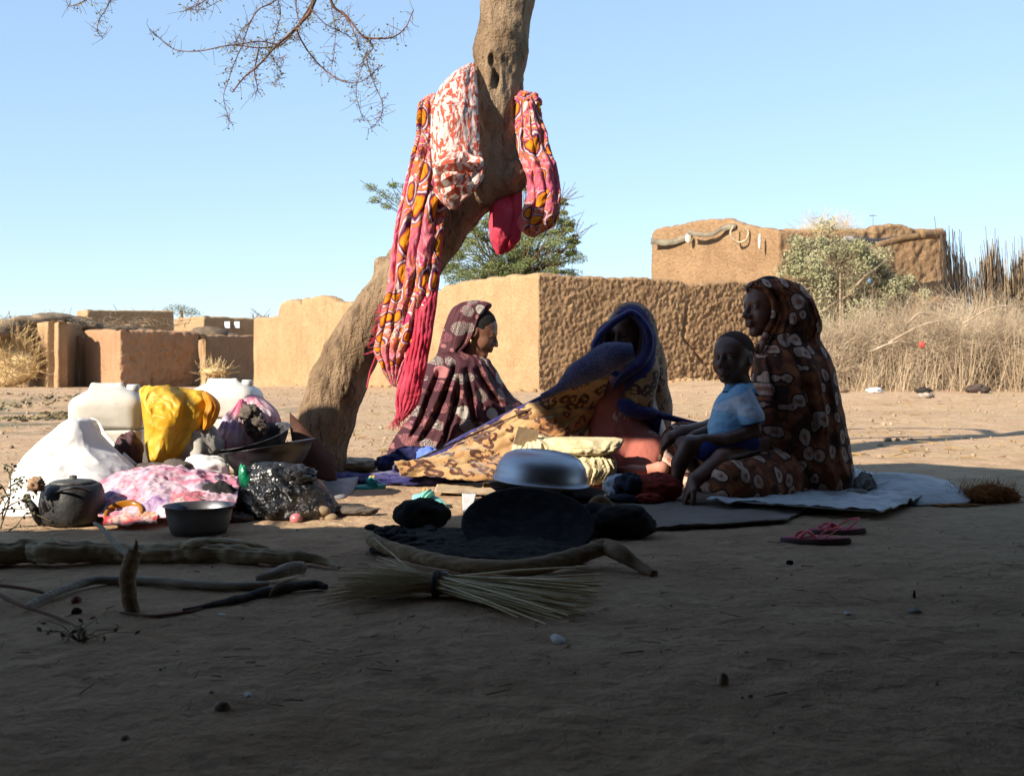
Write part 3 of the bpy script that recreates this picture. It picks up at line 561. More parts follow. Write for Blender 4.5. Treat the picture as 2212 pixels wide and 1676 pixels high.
# long healed hollow on the upper trunk
vt.ell(TP(1068, 165, -.10), (.045, .06, .17), .02); vt.ell(TP(1072, 175, -.155), (.018, .07, .12), .02, 's'); vt.ell(TP(1062, 128, -.14), (.016, .05, .035), .015, 's')
vt.ell(TP(1066, 232, -.09), (.075, .05, .10), .03); vt.ell(TP(1064, 196, -.155), (.020, .03, .022), .015, 's'); vt.ell(TP(1088, 70, -.11), (.05, .03, .03), .03)
V, F = vt.net(); nn = fbm(V*np.array([9, 9, 4]), 3); V2 = smoothV(V, F, 1); cx = np.interp(V[:, 2], [TP(a, b)[2] for a, b, r in cl], [TP(a, b)[0] for a, b, r in cl])
dr = V2-np.stack([cx, np.full(len(V), TY), V[:, 2]], 1); dr /= np.linalg.norm(dr, axis=1)[:, None]+1e-6
V2 += dr*(.010*nn+.007*ridge(V*np.array([38, 38, 13]), 2)-.007*np.clip(pn(V*np.array([55, 55, 30]))-.25, 0, 1)*3)[:, None]; mk('trunk', (V2, F), bark, tree)
tops = TP(1112, -120)
mk('limb', tube([tops-np.array([0, 0, .1]), TP(1130, -300), TP(1180, -480, .2), TP(1260, -700, .5)], [.115, .10, .08, .05], 12, 20, .12), bark, tree)
mk('limb', tube([TP(1118, -230), TP(1020, -330, -.1), TP(880, -330, -.2), TP(760, -260, -.25), TP(640, -180, -.3)], [.07, .055, .042, .032, .02], 10, 30, .12), bark, tree)
mk('limb', tube([TP(1020, -330, -.1), TP(820, -470, .1), TP(500, -420, .2), TP(330, -260, .1), TP(230, -90, 0)], [.045, .04, .03, .02, .01], 10, 30, .12), bark, tree)
twm = M('twig_bark', S(120, 78, 62), S(96, 78, 60), 12); lfm = cloth_trans(M('dry_leaf', S(170, 165, 115), S(130, 130, 85), 20), .3)
tw = [([(640, -180), (690, -60), (672, 20), (650, 50), (620, 80), (596, 100), (560, 140), (525, 170), (502, 200), (494, 240), (484, 190)][:9], 9),
      ([(672, 10), (640, 62), (606, 98), (560, 104), (500, 98), (430, 111), (380, 108), (350, 88), (322, 62)], 4), ([(606, 98), (560, 90), (520, 96), (488, 100)], 3),
      ([(645, -40), (590, 5), (560, 20), (540, 50), (524, 95), (505, 140), (492, 178), (483, 210), (492, 250), (497, 266)], 3),
      ([(560, 100), (554, 130), (550, 160), (556, 192), (548, 205)], 3), ([(640, 62), (652, 90), (672, 120), (700, 150), (732, 172), (765, 180), (792, 170), (812, 152), (826, 140)], 3.5),
      ([(700, -60), (718, 10), (742, 30), (762, 52), (784, 78), (820, 84), (850, 80), (876, 60), (893, 22)], 6), ([(784, 78), (800, 92), (806, 104), (790, 122), (780, 140)], 3.5),
      ([(790, 122), (800, 160), (812, 190), (826, 222), (824, 250), (808, 272), (795, 280)], 2.2), ([(788, 130), (774, 170), (770, 205), (778, 240), (786, 262)], 1.2), ([(716, 20), (724, 60), (722, 110), (716, 150)], 1.4),
      ([(672, 20), (700, 50), (730, 66), (755, 78)], 2), ([(600, 0), (606, 30), (596, 70), (590, 100)], 2.2), ([(590, 130), (606, 150), (602, 170), (590, 185)], 1.3), ([(560, 110), (590, 130), (620, 118)], 1.5),
      ([(250, -30), (232, 15), (215, 42), (211, 66), (222, 84)], 2.2), ([(205, -10), (175, 6), (146, 16)], 3), ([(455, -12), (430, 10), (400, 22)], 2.5), ([(520, -10), (480, 0), (440, 20), (402, 22)], 1.8),
      ([(540, 50), (520, 70), (508, 92)], 1.2), ([(640, -20), (640, 20), (648, 60), (640, 90)], 3), ([(742, 30), (760, 60), (772, 90), (776, 108)], 3)]
rs = np.random.RandomState(77); lv = []; ld = []; tg = []; tgr = []
for i, (pp, wd) in enumerate(tw):
    dy = -.25+.12*math.sin(i*2.1); Q = np.array([TP(a, b, dy+.04*math.sin(j+i)) for j, (a, b) in enumerate(pp)]); m = len(pp)*6
    mk('twig', tube(Q, np.linspace(wd, max(.9, wd*.3), len(Q))*.5*px, 6, m, .15), twm, tree)
    C = spl(Q, m*2); k = rs.rand(len(C)) < .62
    for q in C[k]:
        if q[2] > 2.4: continue
        for _ in range(rs.randint(1, 3)):
            e = q+rs.normal(size=3)*.028; tg.append([q, (q+e)/2+rs.normal(size=3)*.004, e]); tgr.append(.0012)
            if rs.rand() < .6: lv.append(e); ld.append(rs.normal(size=3))
mk('twiglets', polystick(tg, tgr), twm, tree)['kind'] = 'stuff'
for cpt, n_ in ((P(798, 122, 5.05), 60), (P(585, 110, 5.05), 34), (P(606, 70, 5.05), 40), (P(520, 95, 5.05), 20)):
    for _ in range(n_): lv.append(cpt+rs.normal(size=3)*.04); ld.append(rs.normal(size=3))
mk('leaves', quadbits(np.array(lv), np.array(ld), rs.uniform(.008, .02, len(lv)), .008, rs), lfm, tree)['kind'] = 'stuff'

# ---------------------------------------------------------------- acacia behind the wall, far trees
def leafmass(clumps, per, lsz, seed, fl=.6):
    rs = np.random.RandomState(seed); C = []; D = []
    for c, r in clumps:
        d = rs.normal(size=(per, 3)); d /= np.linalg.norm(d, axis=1)[:, None]; p = np.array(c)+d*np.array(r)*(rs.rand(per, 1)**.45); C.append(p); D.append(rs.normal(size=(per, 3))*np.array([1, 1, fl]))
    C = np.vstack(C); return quadbits(C, np.vstack(D), rs.uniform(.6, 1.3, len(C))*lsz, rs.uniform(.3, .5, len(C))*lsz, rs)
AY = 27.5; rs = np.random.RandomState(12)
ac = thing('acacia_tree', 'green feathery acacia tree rising behind the mud wall', 'tree', (P(1100, 700, AY)[0], AY, 0))
c0 = P(1110, 610, AY); mk('trunk', tube([(c0[0], AY, -.1), c0+[.1, 0, -1.0], c0+[0, 0, -.2], c0+[-.1, 0, .6]], [.16, .13, .10, .06], 8, 20, .15), bark, ac)
cls = []; br = []; 
pts = [(960, 590, 40), (1000, 560, 42), (1010, 600, 40), (1050, 570, 45), (1060, 520, 40), (1100, 600, 45), (1110, 550, 45), (1150, 580, 45), (1160, 530, 40), (1195, 560, 38), (1210, 510, 30), (1225, 545, 24), (1180, 480, 28), (1230, 490, 14), (1120, 490, 36), (1070, 470, 30), (1020, 510, 30), (975, 560, 30), (1000, 470, 26), (1150, 440, 20), (1200, 590, 30), (1050, 600, 40), (1140, 610, 36), (1238, 520, 12), (1215, 440, 10), (1120, 410, 14)]
for a, b, r in pts:
    for k in range(8):
        dd = rs.normal(size=2)*r*.55; q = P(a+dd[0], b+dd[1], AY+rs.normal()*.9); rr = r/FPX*AY*rs.uniform(.35, .9); cls.append((q, (rr, rr, rr*.5))); br.append([c0+rs.normal(size=3)*.1, (c0+q)/2+rs.normal(size=3)*.15, q, q+rs.normal(size=3)*.15])
wisp = [(800, 405, 14), (830, 420, 18), (860, 430, 22), (885, 440, 20), (850, 400, 12), (810, 432, 12), (880, 405, 14), (835, 445, 12), (900, 395, 10), (1218, 460, 8), (1180, 340, 6), (1160, 400, 10)]
for a, b, r in wisp:
    q = P(a, b, AY); cls.append((q, (r*.014, r*.014, r*.008))); br.append([P(980, 560, AY), P(920, 490, AY)+rs.normal(size=3)*.1, q, P(a-18, b-10, AY)+rs.normal(size=3)*.1])
mk('branches', polystick(br, [.016]*len(br)), M('acacia_twig', S(110, 95, 70), S(80, 70, 50)), ac)['kind'] = 'stuff'
mk('crown', leafmass(cls, 230, .055, 3), cloth_trans(M('acacia_leaf', (.20, .25, .08), (.34, .37, .15), .9, .7, spec=.3), .3), ac)['kind'] = 'stuff'
w2 = []; 
for _ in range(130):
    a = rs.choice(len(cls)-20); q = np.array(cls[a][0]); d = q-c0; d /= np.linalg.norm(d); d = d*.5+rs.normal(size=3)*.35+[0, 0, .25]; w2.append([q, q+d*.35, q+d*.6+rs.normal(size=3)*.06])
mk('outer_twigs', polystick(w2, [.011]*130), twm, ac)['kind'] = 'stuff'
ft = thing('distant_tree', 'small flat topped tree far behind the left houses', 'tree', P(388, 760, 62)*[1, 1, 0]); q = P(388, 672, 62)
mk('trunk', tube([(q[0], 62, 0), (q[0]+.1, 62, q[2]-.3), (q[0], 62, q[2])], [.12, .1, .05], 6, 10), bark, ft)
mk('crown', leafmass([(P(a, b, 62), (.45, .45, .16)) for a, b in ((365, 668), (380, 662), (395, 664), (410, 670), (423, 676), (388, 672), (372, 676), (405, 679))], 110, .10, 5), M('pale_leaf', (.17, .18, .10), (.25, .26, .16), 1), ft)['kind'] = 'stuff'
tw_ = thing('bare_shrub', 'thin bare twigs showing above the gap left of the long wall', 'shrub', P(560, 700, 34)*[1, 1, 0])
mk('twigs', polystick([[P(560+rs.uniform(-8, 8), 720, 34), P(560+rs.uniform(-18, 18), 690, 34), P(560+rs.uniform(-22, 28), rs.uniform(664, 685), 34)] for _ in range(18)], [.012]*18), twm, tw_)

# ---------------------------------------------------------------- thorn bush, brush heap, stalk fence at the right
def twigcloud(c, r, n, L, rad, seed, zmin=None, up=.5, out=.6):
    rs = np.random.RandomState(seed); D = rs.normal(size=(n, 3)); D /= np.linalg.norm(D, axis=1)[:, None]; C = np.array(c)+D*np.array(r)*rs.rand(n, 1)**.38*.85
    T = D*out+rs.normal(size=(n, 3))*.7+np.array([0, 0, up]); T /= np.linalg.norm(T, axis=1)[:, None]; P0 = C; As = []; Bs = []; ra = []
    d = T; p = C
    for k in range(4):
        d = d+rs.normal(size=(n, 3))*.35; d /= np.linalg.norm(d, axis=1)[:, None]; q = p+d*L*.25*rs.uniform(.6, 1.3, (n, 1)); As.append(p); Bs.append(q); ra.append(np.full(n, rad*(1-k*.2))); p = q
    return sticks(np.vstack(As), np.vstack(Bs), np.concatenate(ra))
bY = 21.5; bz = float(ghz(5.5, bY)); tb = thing('thorn_bush', 'pale green thorn bush against the rough side of the right house', 'bush', (P(1830, 700, bY)[0], bY, bz))
cls = []
for a, b, r in [(1715, 560, 34), (1905, 570, 30), (1945, 610, 26), (1960, 650, 26), (1745, 560, 40), (1790, 560, 48), (1840, 570, 48), (1885, 590, 42), (1760, 610, 45), (1820, 630, 55), (1880, 640, 50), (1925, 620, 34), (1790, 670, 50), (1850, 680, 50), (1910, 660, 38), (1755, 690, 40), (1730, 640, 30), (1940, 640, 18), (1770, 535, 22), (1860, 545, 24), (1722, 590, 14), (1800, 720, 50), (1870, 715, 44)]:
    for k in range(6): cls.append((P(a+rs.normal()*r*.5, b+rs.normal()*r*.5, bY+rs.normal()*.35), (r*.0052,)*3))
gsm = M('pale_thorn_leaf', (.30, .30, .15), (.44, .41, .24), 1.2, .8); grm = M('grey_twig', S(178, 158, 130), S(130, 110, 88), 5)
mk('foliage', leafmass(cls, 210, .062, 6, 1), gsm, tb)['kind'] = 'stuff'
mk('twigs', twigcloud(P(1830, 640, bY), (1.05, .5, 1.0), 1500, .7, .0055, 7), grm, tb)['kind'] = 'stuff'
for a, b, c_, d_ in ((1830, 640, 1905, 570), (1740, 700, 1860, 625), (1815, 720, 1815, 590), (1700, 655, 1760, 620)): mk('branch', tube([P(a, b, bY-.5), P((a+c_)/2, (b+d_)/2-6, bY-.6), P(c_, d_, bY-.5)], [.03, .024, .012], 6, 10, .2), grm, tb)
hz = float(ghz(6, 17.5)); hp = thing('brush_heap', 'long grey brown heap of dead thorn branches at the right', 'brush heap', (P(1980, 800, 17.5)[0], 17.5, hz))
hm = M('dead_thorn', S(232, 210, 178), S(160, 138, 112), 1.6); parts = []
for i, (a, b, r, n_) in enumerate([(1800, 770, 60, 800), (1870, 760, 75, 1100), (1950, 772, 72, 1200), (2030, 768, 78, 1200), (2110, 768, 80, 1200), (2190, 766, 84, 1100), (2260, 766, 84, 800), (1930, 735, 40, 300), (1995, 722, 45, 400), (2090, 715, 55, 500), (1790, 800, 40, 400), (2150, 712, 45, 400)]):
    Y = 17.2+.25*math.sin(i*1.7)+(0 if b > 720 else .9); c_ = P(a, b, Y); rr = r/FPX*Y; parts.append(twigcloud(c_, (rr, rr*.9, min(rr, c_[2]-hz)*.95), n_, .75, .0045, 60+i, zmin=hz, up=.12, out=.3))
mk('dead_twigs', cat(*parts), hm, hp)['kind'] = 'stuff'
core = [lump(P(a, b+24, 17.6+.1*i), (r*.0072*1.0, .5, max(.12, r*.0042)), 80+i, .25, 2.2, 22, .25) for i, (a, b, r) in enumerate([(1820, 790, 50), (1880, 778, 62), (1960, 765, 78), (2040, 765, 80), (2120, 770, 80), (2200, 775, 76), (2270, 775, 76)])]
mk('packed_litter', cat(*core), M('brush_litter', S(165, 138, 108), S(118, 95, 72), 9, .95, .08, 14), hp)
dg = thing('dry_grass', 'tall pale dry grass stems standing along the brush heap', 'dry grass', (6.5, 16.3, hz)); n = 760
a_ = rs.choice(rs.uniform(1775, 2330, 70), n)+rs.normal(size=n)*7; Yg = rs.uniform(15.9, 17.4, n); A = np.array([P(a, 785, y) for a, y in zip(a_, Yg)]); A[:, 2] = ghz(A[:, 0], A[:, 1])
hh = rs.uniform(.1, .62, n)*np.interp(a_, [1775, 1900, 2100, 2200], [.8, 1., 1.3, 1.5]); B = A+np.stack([rs.normal(size=n)*.16, rs.normal(size=n)*.1, hh], 1)
mk('stems', sticks(A, B, .005, .002), M('pale_grass', S(215, 190, 155), S(165, 140, 112), 1.2), dg)['kind'] = 'stuff'
dg['kind'] = 'stuff'
fe = thing('stalk_fence', 'fence of upright dark millet stalks beside the right house', 'fence', (P(2130, 700, 19.5)[0], 19.5, hz)); rs = np.random.RandomState(31)
dkm = M('dark_stalk', S(104, 88, 72), S(64, 56, 48), 2); ltm = M('light_stalk', S(200, 170, 130), S(140, 118, 92), 2)
for mm, xs_, nn_, nm in ((dkm, None, 900, 'dark_stalks'), (ltm, None, 420, 'pale_stalks')):
    u = rs.rand(nn_); a_ = 2042+u*330 if nm == 'dark_stalks' else 2110+u*280; top = np.interp(a_, [2040, 2060, 2090, 2115, 2125, 2145, 2160, 2185, 2212, 2300, 2400], [535, 540, 560, 610, 600, 548, 555, 600, 560, 580, 570])+rs.normal(size=nn_)*26
    if nm == 'dark_stalks': k = (rs.rand(nn_) < np.interp(a_, [2040, 2090, 2110, 2130, 2160, 2300], [1, 1, .25, .9, .8, .5])); a_, top = a_[k], top[k]
    Yg = 19.5+rs.normal(size=len(a_))*.12; A = np.array([P(a+rs.normal()*8+10, 805, y) for a, y in zip(a_, Yg)]); A[:, 2] = ghz(A[:, 0], A[:, 1]); B = np.array([P(a-rs.uniform(0, 22)+rs.normal()*5, tt, y) for a, tt, y in zip(a_, top, Yg)])
    mk(nm, polystick([[p, (p+q)/2+rs.normal(size=3)*.03, q] for p, q in zip(A, B)], [.0095]*len(A)), mm, fe)['kind'] = 'stuff'
mk('fence_pole', tube([P(2040, 655, 19.2), P(2120, 680, 19.2), P(2230, 720, 19.2)], .025, 6, 10, .2), dkm, fe)
for a, b, c_, d_ in ((1920, 740, 2070, 690), (1960, 700, 2010, 682), (1880, 760, 1990, 745), (2080, 700, 2200, 660)): mk('dead_branch', tube([P(a, b, 16.6), P((a+c_)/2, (b+d_)/2-14, 16.5), P(c_, d_, 16.6)], [.016, .012, .005], 5, 10, .2), M('bleached_branch', S(205, 185, 160), S(140, 118, 95), 6) if a == 1920 else bpy.data.materials['bleached_branch'], hp)
redm = M('red_scrap', S(205, 85, 75)); blum = M('blue_grey_scrap', S(100, 125, 150))
tag(mk('scrap', lump(P(1992, 745, 16.4), (.038, .02, .034), 4, .8, 2.6, 24, .5), redm), 'red plastic scrap caught in the brush heap', 'scrap')
tag(mk('scrap', lump(P(1879, 607, 20.6), (.035, .02, .035), 5, .8, 2.6, 24, .5), blum), 'blue grey plastic scrap caught in the thorn bush', 'scrap')
for a, b, r, lab, mm in ((2110, 832, .17, 'dark flat cloth scrap lying on the sunlit ground at the right', M('dark_scrap', S(95, 78, 68), S(60, 50, 45), 9)), (2000, 862, .10, 'grey stone with a dark side on the open ground at the right', M('grey_stone', S(180, 165, 150), S(100, 90, 80), 9)), (1818, 830, .09, 'dark dry clod left of the white rubbish under the brush heap', M('clod', S(130, 105, 85))), (1888, 832, .11, 'white crumpled rubbish at the foot of the brush heap', M('white_rubbish', S(240, 238, 235))), (1995, 815, .12, 'dark burnt lump at the foot of the brush heap', M('burnt', S(50, 44, 40)))):
    g = GP(a, b+6) if b < 850 else GP(a, b); Y = 15.6 if b < 850 else 14.6; q = P(a, b, Y); q[2] = float(ghz(q[0], Y))+r*.25
    tag(mk('debris', lump(q, (r*.8, r*.6, r*.34), int(a), .6, 2.6, 26, .45), mm), lab, 'debris')
# ---------------------------------------------------------------- printed cloths
def print_leaf(name, ground, ground2, petal, core, dark, sc_=17, el=.8):
    t = NT(name); fl = t.flat(.28, 1., el); v = t.nvec(10, .035, fl); vo = t.vor(sc_, v, rnd=.85, dim='2D'); d = vo.outputs['Distance']; cr = t.sep(vo.outputs['Color'])
    v2 = t.vor(sc_*1.5, t.nvec(14, .04, fl), dim='2D'); base = t.mix(t.ramp(v2.outputs['Distance'], [(.30, 0.), (.42, 1.)]), L3(ground), L3(ground2)); base = t.mix(t.ramp(t.noise(11, 3), [(.50, 0.), (.58, .8)]), base, L3(dark))
    thr = t.math('ADD', t.math('MULTIPLY', cr[0], .20), .22); k = t.math('LESS_THAN', d, thr); k2 = t.math('LESS_THAN', d, t.math('MULTIPLY', thr, .35)); kd = t.math('LESS_THAN', d, t.math('ADD', thr, .07)); vis = t.math('GREATER_THAN', cr[1], .12)
    c = t.mix(t.math('MULTIPLY', kd, vis), base, L3(dark)); c = t.mix(t.math('MULTIPLY', k, vis), c, L3(petal))
    veins = t.ramp(t.noise(60, 3, t.map((1, 1, .3))), [(.46, 0.), (.6, .6)]); c = t.mix(t.math('MULTIPLY', t.math('MULTIPLY', k, vis), veins), c, L3(core)); c = t.mix(t.math('MULTIPLY', k2, vis), c, L3(core))
    return t.out(c, .85, t.bump(t.noise(60, 3), .002), .15)
leafprint = print_leaf('brown_leaf_print', (.32, .105, .042), (.19, .058, .026), (.60, .42, .33), (.34, .14, .085), (.040, .020, .015), 16.5)
def print_medal(name):
    t = NT(name); fl = t.flat(.35); v = t.nvec(6, .02, fl); vo = t.vor(11.5, v, rnd=.75, dim='2D'); d = vo.outputs['Distance']; cr = t.sep(vo.outputs['Color']); thr = t.math('ADD', t.math('MULTIPLY', cr[0], .18), .28)
    k = t.math('LESS_THAN', d, thr); lace = t.vor(95, v, 'DISTANCE_TO_EDGE', dim='2D').outputs['Distance']; lc = t.ramp(lace, [(.08, 1.), (.18, .12)]); rings = t.math('LESS_THAN', t.math('SINE', t.math('MULTIPLY', d, 70)), -.1)
    colr = t.ramp(cr[1], [(0, (.36, .32, .28)), (.5, (.34, .13, .13)), (.8, (.26, .09, .11))], 'CONSTANT'); base = t.ramp(t.noise(3, 3), [(.4, (.055, .018, .024)), (.7, (.09, .032, .038))])
    sol = t.math('LESS_THAN', cr[2], .12); lc = t.math('MAXIMUM', t.math('MULTIPLY', lc, t.math('SUBTRACT', 1.0, t.math('MULTIPLY', rings, .5))), sol)
    c = t.mix(t.math('MULTIPLY', k, lc), base, colr)
    v3 = t.vor(22, v, dim='2D'); c = t.mix(t.math('MULTIPLY', t.math('LESS_THAN', v3.outputs['Distance'], .24), t.math('MULTIPLY', t.math('SUBTRACT', 1.0, k), t.math('GREATER_THAN', t.sep(v3.outputs['Color'])[0], .5))), c, L3((.27, .11, .11)))
    return t.out(c, .8, t.bump(t.noise(60, 3), .002), .15)
medal = print_medal('maroon_medallion_print')
def print_leopard(name):
    t = NT(name); v = t.nvec(12, .05, t.flat(.5, .85, 1.15)); vo = t.vor(19, v, rnd=.9, dim='2D'); d = vo.outputs['Distance']; base = t.ramp(t.noise(5, 4), [(.36, (.29, .13, .045)), (.64, (.50, .33, .15))]); cr = t.sep(vo.outputs['Color'])
    th = t.math('ADD', .22, t.math('MULTIPLY', cr[0], .16)); ring = t.math('MULTIPLY', t.math('LESS_THAN', d, t.math('ADD', th, .10)), t.math('GREATER_THAN', d, t.math('MULTIPLY', th, .42)))
    brk = t.math('GREATER_THAN', t.noise(22, 3), .43); c = t.mix(t.math('MULTIPLY', t.math('LESS_THAN', d, th), .6), base, L3((.42, .20, .07))); c = t.mix(t.math('MULTIPLY', ring, brk), c, L3((.09, .035, .02)))
    c = t.mix(t.attr('hem'), c, L3((.022, .020, .12))); return t.out(c, .95, t.bump(t.noise(160, 3), .004), .1, Sheen_Weight=.3)
leop = print_leopard('leopard_fleece')
t = NT('blue_fleece'); c = t.ramp(t.noise(50, 4), [(.35, (.016, .015, .09)), (.7, (.046, .042, .20))]); t.out(c, .95, t.bump(t.noise(220, 3), .004), .1, Sheen_Weight=.25); bluef = t.m
t = NT('worn_blue_fleece'); c = t.ramp(t.noise(120, 4), [(.35, (.035, .036, .10)), (.7, (.11, .11, .21))]); t.out(c, .95, t.bump(t.noise(220, 3), .004), .1, Sheen_Weight=.2); bluew = t.m
t = NT('salmon_print'); vo = t.vor(9, t.nvec(10, .03)); k = t.math('LESS_THAN', vo.outputs['Distance'], .24); pt = t.math('GREATER_THAN', t.noise(46, 3), .5)
c = t.mix(t.math('MULTIPLY', t.math('MULTIPLY', k, pt), .6), t.ramp(t.noise(4, 3), [(.4, (.30, .09, .07)), (.65, (.40, .13, .095))]), L3((.55, .42, .38))); t.out(c, .85, t.bump(t.noise(60, 3), .002), .15); salmon = t.m
def print_swirl(name, base, cols, sc_=11, trans=.35, thr=.42):
    t = NT(name); v = t.nvec(11, .07, t.cuv()); vo = t.vor(sc_, v, rnd=.8, dim='2D'); d = vo.outputs['Distance']; cr = t.sep(vo.outputs['Color']); dd = t.math('ADD', t.math('SUBTRACT', d, t.math('MULTIPLY', cr[0], .14)), t.math('MULTIPLY', t.math('LESS_THAN', cr[1], .30), .5))
    c = t.ramp(dd, cols, 'CONSTANT'); b = t.ramp(t.noise(9, 3, v, dist=1.5), base, 'CONSTANT'); pinkish = t.mix(t.ramp(t.noise(2.5, 3), [(.45, 0.), (.6, .75)]), b, L3((.80, .16, .28))); b = pinkish; c = t.mix(t.math('LESS_THAN', dd, thr), b, c)
    t.out(c, .8, t.bump(t.noise(80, 3), .001), .15); return cloth_trans(t.m, trans)
swirl = print_swirl('orange_circle_print', [(0, (.80, .13, .24)), (.40, (.86, .24, .04)), (.46, (.84, .72, .66)), (.51, (.72, .06, .20)), (.56, (.88, .36, .05)), (.60, (.78, .22, .34)), (.64, (.22, .05, .15))],
    [(0, (.88, .34, .02)), (.13, (.82, .15, .02)), (.17, (.14, .03, .08)), (.22, (.30, .10, .22)), (.26, (.84, .70, .62)), (.32, (.40, .12, .28)), (.36, (.84, .25, .04))], 11)
t = NT('pink_gauze'); c = t.ramp(t.noise(5, 4), [(.35, (.72, .045, .10)), (.65, (.82, .13, .20))]); t.out(c, .8, t.bump(t.noise(70, 3, t.map((1, 1, .2))), .003), .15); pinkg = cloth_trans(t.m, .4)
t = NT('red_white_print'); f = t.noise(42, 4, t.cuv(1., .8), dist=.7); c = t.ramp(f, [(0, (.80, .70, .64)), (.505, (.62, .13, .08))], 'CONSTANT'); t.out(c, .85, t.bump(t.noise(90, 2), .001), .15); redw = cloth_trans(t.m, .25)

# ---------------------------------------------------------------- heads, hands
def head(vol, c, fwd, s=1., up=(0, 0, 1), child=False, neck=None):
    """c: centre of the skull; fwd: where the face looks"""
    Mx = basis(fwd, up); Mi = Mx.T
    def q(x, y, z): return np.array(c)+s*(Mi @ np.array([x, y, z]))
    E = lambda p, r, k=.012, op='u': vol.ell(q(*p), np.array(r)*s, k*s, op, Mx)
    if child: E((-.005, 0, .025), (.098, .080, .086), .01); E((.028, 0, -.035), (.060, .060, .056), .035)
    else: E((-.005, 0, .030), (.096, .076, .088), .01); E((.030, 0, -.035), (.060, .056, .074), .03)
    ch = -.088 if child else -.100
    E((.068, 0, ch), (.020, .024, .018), .025)
    for g in (-1, 1):
        E((.052, g*.036, -.034), (.028, .022, .028), .02); E((.088, g*.030, .006), (.016, .019, .012), .014, 's'); E((.076, g*.030, .004), (.0155, .0165, .0125), .004)
        E((.084, g*.030, -.0035), (.008, .014, .0025), .003, 's'); E((-.006, g*.078, -.004), (.018, .009, .030), .006); E((-.002, g*.085, -.004), (.009, .006, .018), .004, 's')
        E((.098, g*.014, -.034), (.011, .010, .009), .006); E((.106, g*.009, -.040), (.004, .004, .004), .002, 's')
    E((.080, 0, .024), (.014, .044, .010), .014); vol.cap(q(.090, 0, .010), q(.112, 0, -.030), .0075*s, .012*s, .01*s)
    E((.088, 0, -.056), (.014, .026, .012), .012); E((.096, 0, -.0585), (.009, .024, .0062), .004); E((.0945, 0, -.071), (.010, .021, .0075), .004); vol.cap(q(.1045, -.020, -.0652), q(.1045, .020, -.0652), .0013*s, k=.002, op='s')
    if neck is not None: vol.cap(q(-.022, 0, -.06), neck, .050*s, .055*s, .03)
    return q, [(q(.100, 0, -.0585), .022*s), (q(.098, 0, -.072), .020*s)]
def hand(vol, wrist, d, n, s=1., curl=.5, side=1, spread=.12):
    """palm from the wrist along d, palm normal n, fingers curl towards n"""
    d = np.array(d, float); d /= np.linalg.norm(d); n = np.array(n, float); n -= d*n.dot(d); n /= np.linalg.norm(n); l = np.cross(n, d)*side; w = np.array(wrist, float)
    pc = w+d*.045*s; vol.ell(pc, np.array([.048, .036, .016])*s, .01, 'u', np.array([d, l, n])); vol.cap(w, w+d*.03*s, .025*s, .022*s, .012)
    for i, (o, L) in enumerate(((.027, .070), (.009, .080), (-.009, .075), (-.026, .058))):
        p = w+(d*.080+l*o)*s; a = 0.; dd = d+l*o*spread*25*.3; pts = [p-d*.02*s, p]
        for k, f in enumerate((.45, .32, .23)):
            a += curl*(.55+.25*k); v = (dd*math.cos(a)+n*math.sin(a)); v /= np.linalg.norm(v); p = p+v*L*f*s; pts.append(p)
        vol.chain(pts, np.array([.0095, .0092, .0085, .0078, .0066])*s, .003)
    p0 = w+(d*.022+l*.022)*s; p1 = p0+(d*.022+l*.022+n*.010)*s; p2 = p1+(d*.026+l*.006+n*.012)*s; p3 = p2+(d*.022-l*.004+n*.006)*s
    vol.chain([p0, p1, p2, p3], np.array([.014, .0115, .0100, .0078])*s, .006)
def foot(vol, heel, d, n, s=1.):
    d = np.array(d, float); d /= np.linalg.norm(d); n = np.array(n, float); n -= d*n.dot(d); n /= np.linalg.norm(n); l = np.cross(n, d); h = np.array(heel, float)
    vol.ell(h, np.array([.034, .030, .030])*s, .015, 'u', np.array([d, l, n])); vol.cap(h, h+d*.13*s, .028*s, .030*s, .02); vol.ell(h+(d*.145)*s, np.array([.045, .042, .018])*s, .02, 'u', np.array([d, l, n]))
    for i in range(5): o = (.030-.0155*i); L = .215-.010*i-(.0 if i else -.004); vol.cap(h+(d*.17+l*o)*s, h+(d*L+l*o*1.15)*s, (.0125 if i == 0 else .009)*s, (.0115 if i == 0 else .008)*s, .004)
def finish(vol, name, m, par, lips=(), soles=(), bump_=.0, sm=1):
    V, F = vol.net(); V = smoothV(V, F, sm) if sm else V
    if bump_: V = V+bump_*fbm(V*18, 2)[:, None]
    lp = np.zeros(len(V)); so = np.zeros(len(V))
    for c, r in lips:
        d = (V-c); lp = np.maximum(lp, np.clip(1.4-np.sqrt((d[:, 0]/r)**2+(d[:, 1]/r)**2+(d[:, 2]/.0095)**2), 0, 1)*1.)
    for c, r in soles: so = np.maximum(so, np.clip(1.2-np.linalg.norm(V-c, axis=1)/r, 0, 1)*1.6)
    return mk(name, (V, F), m, par, attr={'lip': np.clip(lp, 0, 1)*.7, 'sole': np.clip(so, 0, 1)})
skA = skin('dark_skin', (.135, .057, .034), (.185, .085, .052)); skB = skin('deep_skin', (.095, .043, .029), (.130, .060, .040))
hairm = M('black_hair', (.008, .007, .007), (.018, .015, .014), 40, .9, .004, 160)
eyew = M('eye_white', (.36, .32, .29), rough=.25, spec=.5); eyed = M('iris', (.012, .008, .006), rough=.15, spec=.5)
def eyes(q, s, par, M_, both=True, look=0.):
    for g in (-1, 1):
        c = q(.0785, g*.030, .0035); Mi = M_.T
        V, F = lump(c, (.0125*s,)*3, 1, 0, 1, 16); e = mk('eye', (V, F), eyew, par); ORG[e.name] = ORG[par.name]
        ic = c+Mi @ np.array([.0085, look*.004, .0])*s; V, F = lump(ic, (.0052*s,)*3, 1, 0, 1, 12); o = mk('iris', (V, F), eyed, e)

